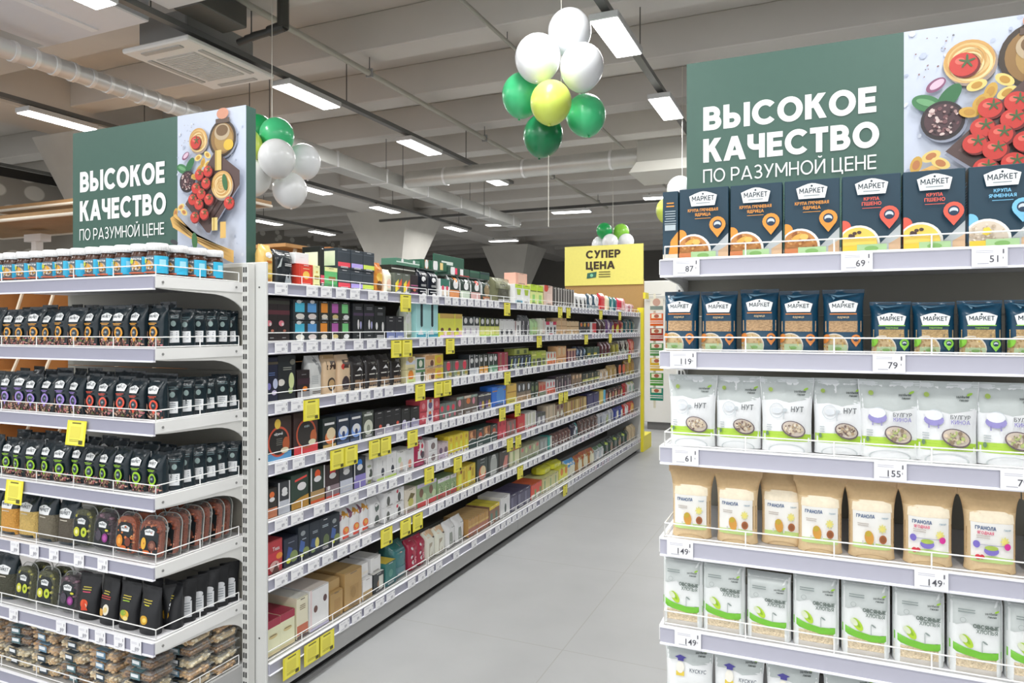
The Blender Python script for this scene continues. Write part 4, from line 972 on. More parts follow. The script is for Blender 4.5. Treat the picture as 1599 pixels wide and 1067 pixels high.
# clear packs of grains, trays of fruit
def clear_pack(col, seed):
    w, h = 0.112, 0.19
    pl = Pillow(w, 0.06, h, t1=0.6, seal=0.06, p=3.5, wob=0.06, seed=seed)
    b = B(); pl.body(b, col, 'grain', 12, 16, zones=[(0.58, 1.0, '1e2c33', 'film')]); A = pl.art(b, 'film')
    A.rect(0.0, 0.0, 1, 0.06, '22343c'); badge(A, 0.5, 0.66, 0.7, 0.2, sub=False); A.rect(0.3, 0.5, 0.7, 0.52, 'd9d2c0')
    return Proto('dried_food_pack', b.done('dried_food_pack'), [('top_seal', crimp(w, 0.012, 0, h * 0.94, '1a262c', 'film').done('top_seal'), [])])
for i, (x, c, t) in enumerate(((-3.24, '8c8a52', 'olive'), (-3.122, 'd9a04c', 'amber'), (-3.0, 'd6b66c', 'yellow'), (-2.882, '77705f', 'grey-brown'), (-2.755, '5e574c', 'dark'))):
    place(clear_pack(c, i + 2), (x, LY + 0.065, LEV[4] + 0.002), jitter() * 0.5, 'clear pack of %s dried food with dark header, fifth shelf of the left stand' % t, 'pack', 'clear packs with dark headers', rx=-0.04)
def arch(w, h, r, n=7):
    """outline with round top corners and small round bottom corners"""
    q = []
    for cx, cy, rr, a0 in ((w / 2 - r, h - r, r, 0), (-w / 2 + r, h - r, r, PI / 2), (-w / 2 + 0.012, 0.012, 0.012, PI), (w / 2 - 0.012, 0.012, 0.012, 1.5 * PI)):
        for i in range(n): a = a0 + PI / 2 * i / (n - 1); q.append((cx + rr * math.cos(a), cy + rr * math.sin(a)))
    return q
def tray_proto(fruit, lab, seed, w=0.118, h=0.158, d=0.044):
    """clear clamshell standing on edge: shell, rim, fruit, printed label"""
    b = B(); q = arch(w, h, 0.04); q2 = arch(w * 0.86, h * 0.88, 0.034); o = (0, h * 0.06)
    n = len(q)
    v = [(x, 0.004, z) for x, z in q] + [(x, -0.002, z) for x, z in q] + [(x, -d * 0.55, z + o[1]) for x, z in q2]
    f = [tuple(range(n - 1, -1, -1))] + [(k * n + i, k * n + (i + 1) % n, (k + 1) * n + (i + 1) % n, (k + 1) * n + i) for k in range(2) for i in range(n)] + [tuple(range(2 * n, 3 * n))]
    b.add(v, f, 'b4b9b6', 'clear')
    for i in range(n): x, z = q[i]; x2, z2 = q[(i + 1) % n]; b.tube((x, 0.0, z), (x2, 0.0, z2), 0.0016, 'b9bcb6', 'rail', 5)
    c = B(); q3 = arch(w * 0.84, h * 0.84, 0.03)
    c.prism([(x, z + h * 0.07) for x, z in q3], 'y', -d * 0.42, 0.0, fruit[0], 'grain')
    r = random.Random(seed)
    for i in range(34):
        x = r.uniform(-0.38, 0.38) * w; z = h * r.uniform(0.14, 0.86); k = 0.0075 * r.uniform(0.8, 1.5)
        c.ball((x, -d * 0.40 + r.uniform(-0.002, 0.003), z), k, r.choice(fruit), 'film', 8, 5, r.uniform(0.5, 0.9))
    l = B(); A = Art(l, lambda u, v, k: (u, -d * 0.55 - 0.0008 - k, h * 0.1 + v), w * 0.72, h * 0.68, 'card', smooth=False, cell=9)
    A.poly([(0, 0), (1, 0), (1, 0.8), (0.8, 1), (0.2, 1), (0, 0.8)], '1d2427'); badge(A, 0.5, 0.8, 0.56, 0.22, sub=False); A.ops(lab)
    return Proto('fruit_tray', b.done('fruit_tray'), [('fruit', c.done('fruit'), []), ('label', l.done('label'), [])])
TR = {'kiwi': tray_proto(['5a5a34', '8c8a40', '3f4028', 'b6b04c'], 'e .25 .4 .2 .22 d2d23a;e .25 .4 .1 .1 f0efb0;e .75 .42 .2 .22 c8d83c;e .75 .42 .08 .08 4a5a20', 1), 'plum': tray_proto(['4a3440', '6a4a58', '33242e', '8a6a78'], 'e .3 .4 .2 .24 4a4450;e .75 .35 .2 .2 8a2f80;e .75 .35 .12 .12 b85aa8;e .85 .62 .12 .05 d8d23c', 2), 'orange': tray_proto(['b5562a', 'd87a3a', '8c3c20', 'e09858'], 'e .22 .35 .2 .28 e08a2a;e .22 .35 .1 .14 f0b050;e .75 .35 .18 .2 7a3a2a;e .5 .15 .2 .08 d86a2a', 3), 'apricot': tray_proto(['9c4a2c', 'c46a44', '77341f', 'd98c68'], 'e .22 .4 .14 .26 e8b23c;e .7 .35 .22 .22 6d4034;e .7 .35 .12 .12 9a6a58;e .4 .12 .2 .08 d86a2a', 4)}
TN = {'kiwi': 'clear tray of kiwi and lemon', 'plum': 'clear tray of dark plums', 'orange': 'clear tray of candied orange', 'apricot': 'clear tray of dried apricots'}
DEEP = ('in front', 'one row back', 'two rows back', 'three rows back', 'four rows back', 'five rows back', 'six rows back')
for x, k, n in ((-2.662, 'kiwi', 4), (-2.54, 'plum', 4), (-2.415, 'orange', 5), (-2.286, 'apricot', 7)):
    for i in range(n):
        place(TR[k], (x + (0.012 * (i % 2)), LY + 0.062 + i * 0.052, LEV[4] + 0.002), RND.uniform(-0.06, 0.06) + (0.12 if k == 'apricot' else 0), '%s on edge, %s, fifth shelf' % (TN[k], DEEP[i]), 'tray', 'fruit trays on the fifth shelf', rx=-0.10, sc=(1, 1, 1 + 0.012 * i))
for i, (x, k) in enumerate(((-3.02, 'kiwi'), (-2.885, 'kiwi'), (-2.745, 'plum'))):
    for j in range(2):
        place(TR[k], (x, LY + 0.062 + j * 0.055, LEV[5] + 0.002), RND.uniform(-0.08, 0.08), '%s, %s from left, %s on the sixth shelf' % (TN[k], ORD[i + 1], DEEP[j]), 'tray', 'fruit trays on the sixth shelf', rx=-0.1)
for i, x in enumerate((-3.245, -3.14)):
    place(clear_pack('4a4a3c', 9 + i), (x, LY + 0.065, LEV[5] + 0.002), 0.1, 'dark dried food pack beside the kiwi trays, %s from the left on the sixth shelf' % ORD[i + 1], 'pack', 'dark packs on the sixth shelf')
def black_pouch(fr, seed):
    w, h = 0.105, 0.17
    pl = Pillow(w, 0.06, h, t1=0.3, seal=0.08, p=2.6, bottom=0.95, wob=0.05, seed=seed, pow=0.9, flare=0.12)
    b = B(); pl.body(b, '1f2023', 'soft', 12, 14); A = pl.art(b, 'soft')
    A.ops(fr); A.lines(0.5, 0.72, 2, 0.5, 0.02, 0.05, 'c3b24a', seed)
    bk = Art(b, lambda u, v, l: pl.P(-u, v, l, 1), w * 0.9, h, 'soft', cell=0.013, base=0.0009); bk.rect(0.2, 0.12, 0.8, 0.5, 'dfe1e4'); bk.lines(0.5, 0.46, 4, 0.5, 0.02, 0.06, '8f979c'); bk.ell(0.5, 0.55, 0.28, 0.12, 'dfe1e4')
    return Proto('fruit_snack_pouch', b.done('fruit_snack_pouch'), [('zip_seal', crimp(w * 0.98, 0.01, 0, h * 0.93, '1a1b1e', 'soft').done('zip_seal'), [])])
BP = [black_pouch('e .45 .35 .22 .17 e5582e;e .5 .3 .14 .12 f2e2c4;p .3 .2 .7 .22 .45 .45 d84a2a;l .5 .62 1 .5 d04a6a', 1), black_pouch('e .62 .33 .17 .2 f1ead8;e .62 .33 .1 .1 e6cf8a;e .36 .26 .16 .14 e9b04a;l .5 .62 2 .6 b0443c', 2), black_pouch('e .5 .32 .24 .17 e2b83a;e .45 .36 .16 .1 8fae3a;e .6 .25 .12 .08 f0dc8c;l .5 .62 1 .5 9ac03a', 3), black_pouch('e .45 .3 .22 .16 d8a52e;e .5 .3 .1 .08 f2d66a;l .5 .62 1 .4 d8d23c', 4)]
for i, x in enumerate((-2.63, -2.515, -2.405, -2.295)):
    place(BP[i], (x, LY + 0.06, LEV[5] + 0.002), RND.uniform(-0.1, 0.15), 'black fruit snack pouch printed with %s on the sixth shelf' % ('watermelon red fruit', 'white coconut and orange', 'yellow mango and leaf', 'small golden slices')[i], 'pouch', 'black fruit snack pouches', rx=-0.05)
    place(BP[i], (x + 0.03, LY + 0.13, LEV[5] + 0.002), RND.uniform(-0.1, 0.15), 'black fruit snack pouch behind the front row, %s from the left on the sixth shelf' % ORD[i + 1], 'pouch', 'black fruit snack pouches', rx=-0.05)
for i in range(6):
    place(BP[i % 4], (LX1 - 0.055, LY + 0.13 + i * 0.055, LEV[5] + 0.002), -PI / 2 - 0.6 + RND.uniform(-0.1, 0.1), 'black pouch turned sideways with white back label, %s from the front on the sixth shelf' % ORD[i + 1], 'pouch', 'sideways black pouches', sc=(0.75, 0.62, 0.95))
# nut trays lying in piles on the base deck
def nut_tray(col, seed, lab):
    w, d, h = 0.155, 0.115, 0.04
    b = B(); b.bbox(-w / 2, -d / 2, 0, w / 2, d / 2, h * 0.7, 0.01, 'c9cdcb', 'clear'); b.bbox(-w / 2 - 0.004, -d / 2 - 0.004, h * 0.62, w / 2 + 0.004, d / 2 + 0.004, h * 0.72, 0.002, 'e8ebea', 'clear'); b.bbox(-w / 2 + 0.006, -d / 2 + 0.006, h * 0.72, w / 2 - 0.006, d / 2 - 0.006, h, 0.008, 'eef0ef', 'clear')
    c = B(); c.bbox(-w / 2 + 0.006, -d / 2 + 0.006, 0.003, w / 2 - 0.006, d / 2 - 0.006, h * 0.66, 0.008, col[0], 'grain')
    r = random.Random(seed)
    for i in range(70):
        k = 0.0072 * r.uniform(0.7, 1.3); e = r.random()
        x, y, z = r.uniform(-0.44, 0.44) * w, r.uniform(-0.43, 0.43) * d, h * 0.7
        if e < 0.45: y = -d / 2 + 0.008; z = r.uniform(0.2, 0.65) * h
        elif e < 0.6: x = w / 2 - 0.008; z = r.uniform(0.2, 0.65) * h
        c.ball((x, y, z), k, r.choice(col), 'soft', 8, 5, 0.7)
    l = B(); l.box(-0.022, -d / 2 - 0.0055, 0.012, 0.028, -d / 2 - 0.0045, h * 0.9, lab, 'card'); l.box(-0.018, -d / 2 - 0.0062, h * 0.5, 0.02, -d / 2 - 0.0054, h * 0.8, 'eef2f4', 'card')
    l.box(-0.03, -d / 2, h + 0.0002, 0.03, d / 2 - 0.02, h + 0.001, lab, 'card'); l.box(-0.02, -d / 2 + 0.02, h + 0.0009, 0.02, 0.0, h + 0.0016, 'eef2f4', 'card')
    return Proto('nut_tray', b.done('nut_tray'), [('nuts', c.done('nuts'), []), ('label', l.done('label'), [])])
NT = [nut_tray(['e2c89c', 'f0deb8', 'cba878', 'f4e8cc'], 1, '2f3f4a'), nut_tray(['cfa472', 'ab7e50', 'e2c090', 'd8b282'], 2, '6c8ea6'), nut_tray(['e6d6b0', 'f2e8cc', 'd2bc90', 'dcc8a0'], 3, '29343a'), nut_tray(['8a6a4a', '6d4c32', 'a8845c', '5c4030'], 4, '5a7a80')]
NN = ('pale cashew tray', 'brown almond tray', 'cream nut tray', 'dark hazelnut tray')
for i in range(6):
    for t in range(5 if i % 2 == 0 else 4):
        k = (i * 2 + t // 2 + (i == 3)) % 4
        place(NT[k], (-3.22 + 0.178 * i + RND.uniform(-0.008, 0.008), LY + 0.082 + RND.uniform(-0.008, 0.008), 0.202 + 0.0425 * t), RND.uniform(-0.08, 0.08), '%s lying in the %s pile from the left, %s layer up, bottom deck' % (NN[k], ORD[i + 1], ORD[t + 1]), 'nut tray', 'nut trays on the bottom deck')
for i in range(2):
    for t in range(5 + i):
        k = (i + t) % 4
        place(NT[k], (LX1 - 0.085, LY + 0.215 + 0.135 * i, 0.202 + 0.0425 * t), RND.uniform(-0.06, 0.06) + 0.05, '%s lying in the %s pile behind the corner pile, %s layer up' % (NN[k], ORD[i + 1], ORD[t + 1]), 'nut tray', 'nut trays on the bottom deck')

# ------------------------------------------------------------------ balloons
def balloon(loc, r, col, label, group):
    b = B(); b.ball((0, 0, 0), r, col, 'rubber', 28, 18, 1.05, 0.1)
    k = B(); k.lathe([(0.002, -r * 1.12), (0.008, -r * 1.19), (0.011, -r * 1.22), (0.003, -r * 1.22)], col, 'rubber', 10)
    o = link('balloon', b.done('balloon')); o.location = loc; o.rotation_euler = (RND.uniform(-0.25, 0.25), RND.uniform(-0.25, 0.25), 0)
    tag(o, label, 'balloon', group); link('knot', k.done('knot'), o)
WH, GN, LM, DK = 'e9ebee', '45bd7e', 'cfdf62', '1d7a4c'
def cord(a, e, lab):
    b = B(); b.tube(a, e, 0.003, 'e8e4d8', 'paper', 6); tag(link('balloon_string', b.done('balloon_string')), lab, 'string')
G1 = 'large balloon bunch over the aisle'
for loc, r, c, l in (((-1.574, 4.582, 3.635), 0.1481, WH, 'white balloon at the top of the large bunch'), ((-1.736, 4.399, 3.415), 0.1535, WH, 'white balloon above the left green one in the large bunch'), ((-1.452, 4.477, 3.341), 0.1450, WH, 'white balloon on the lamp side of the large bunch'), ((-1.920, 4.572, 3.246), 0.1451, GN, 'green balloon opposite the lamp side of the large bunch'), ((-1.490, 4.680, 3.080), 0.1379, GN, 'green balloon low on the lamp side of the large bunch'), ((-1.620, 4.340, 3.085), 0.1359, LM, 'lime yellow balloon at the front of the large bunch'), ((-1.760, 4.560, 2.940), 0.1379, DK, 'dark green balloon hanging lowest in the large bunch')):
    balloon(loc, r, c, l, G1)
cord((-1.63, 4.57, 3.1), (-1.63, 4.57, 5.0), 'thin pale string holding the large balloon bunch')
cord((-1.72, 4.56, 2.3), (-1.72, 4.56, 2.8), 'thin pale string dangling below the large balloon bunch')
G2 = 'balloon bunch beside the left sign'
for loc, r, c, l in (((-4.436, 4.668, 3.294), 0.1390, '1c9a58', 'deep green balloon half hidden behind the left sign, on top'), ((-4.169, 4.610, 3.214), 0.1402, GN, 'bright green balloon beside the left sign'), ((-4.301, 4.392, 3.101), 0.1339, LM, 'lime balloon half hidden by the left sign edge'), ((-4.130, 4.900, 3.060), 0.1428, WH, 'white balloon farthest out from the left sign'), ((-3.990, 4.412, 2.963), 0.1449, 'dfe0e0', 'pale grey-white balloon under the bright green one'), ((-4.110, 4.700, 2.770), 0.1428, 'e4e5e6', 'pale balloon hanging lowest beside the left sign'), ((-4.245, 4.426, 2.832), 0.1381, 'e8e9e6', 'pale balloon partly behind the left sign')):
    balloon(loc, r, c, l, G2)
cord((-4.23, 4.62, 2.9), (-4.23, 4.62, 5.0), 'thin pale string holding the balloon bunch beside the left sign')
G3 = 'small balloon bunch over the yellow sign'
for loc, r, c, l in (((-3.229, 11.146, 3.189), 0.1280, '1f9c52', 'green balloon over the yellow sale sign'), ((-3.002, 11.346, 3.181), 0.1330, '8fd04a', 'lime balloon over the yellow sale sign'), ((-3.090, 11.000, 2.980), 0.1280, WH, 'white balloon just above the yellow sale sign'), ((-3.341, 11.254, 2.980), 0.1281, WH, 'white balloon above the corner of the yellow sale sign'), ((-2.879, 11.194, 2.999), 0.1280, WH, 'white balloon on the post side of the yellow sale sign')):
    balloon(loc, r, c, l, G3)
cord((-3.1, 11.2, 3.0), (-3.1, 11.2, 5.0), 'thin string holding the balloons over the yellow sign')
balloon((-1.48, 8.2, 3.2), 0.145, WH, 'white balloon peeping out behind the right sign', 'balloons behind the right sign'); balloon((-1.6, 8.15, 2.96), 0.14, LM, 'lime balloon peeping out behind the cereal boxes', 'balloons behind the right sign')
cord((-1.45, 8.2, 3.2), (-1.45, 8.2, 5.0), 'thin string of the balloons behind the right sign')

# ------------------------------------------------------------------ far end of the aisle
b = B(); b.bbox(-2.56, 11.0, 0.12, -1.4, 11.7, 2.34, 0.01, 'e9e9e6', 'steel')
k = B(); k.box(-2.5, 11.05, 0.0, -1.45, 11.65, 0.12, '777', 'matte')
tr_ = B(); tr_.box(-2.5, 10.985, 2.02, -1.45, 11.0, 2.1, 'cfcfcc', 'steel')
o = tag(link('refrigerator', b.done('refrigerator')), 'tall white refrigerated cabinet beyond the far end of the aisle', 'refrigerator'); link('kick_plate', k.done('kick_plate'), o); link('ledge', tr_.done('ledge'), o)
b = B(); b.box(-2.0, YE + 0.26, 0.55, -1.97, YE + 0.265, 2.05, 'e4e0d0', 'rail'); b.tube((-2.08, YE + 0.27, 2.04), (-1.9, YE + 0.27, 2.04), 0.008, 'ccc', 'steel', 8); b.box(-2.1, YE + 0.1, 1.98, -2.07, YE + 0.3, 2.06, 'f0e032', 'steel')
tag(link('clip_strip', b.done('clip_strip')), 'hanging clip strip of seasoning packets beside the yellow post', 'clip strip')
for i, (c, t) in enumerate((('e9e2d4', 'white and grey'), ('e0662c', 'orange'), ('a63a2c', 'dark red'), ('4f8f4c', 'green striped'), ('e2b82c', 'yellow'), ('4d9b3c', 'bright green'), ('1f8a78', 'teal'))):
    bb = carton(0.17, 0.02, 0.165, c, 'r .1 .62 .9 .95 f0ead8;e .5 .78 .2 .14 b5604a;b .2 .26 fff;b .36 .42 fff' if i else 'e .5 .7 .3 .3 c9a090;b .1 .4 7a8a84', mat='card')
    o = link('seasoning_packet', bb.done('seasoning_packet')); o.location = (-1.955, YE + 0.25, 1.82 - 0.195 * i); o.rotation_euler = (0, 0, RND.uniform(-0.1, 0.1))
    tag(o, '%s seasoning packet hanging on the clip strip by the yellow post' % t, 'packet', 'seasoning packets on the clip strip')

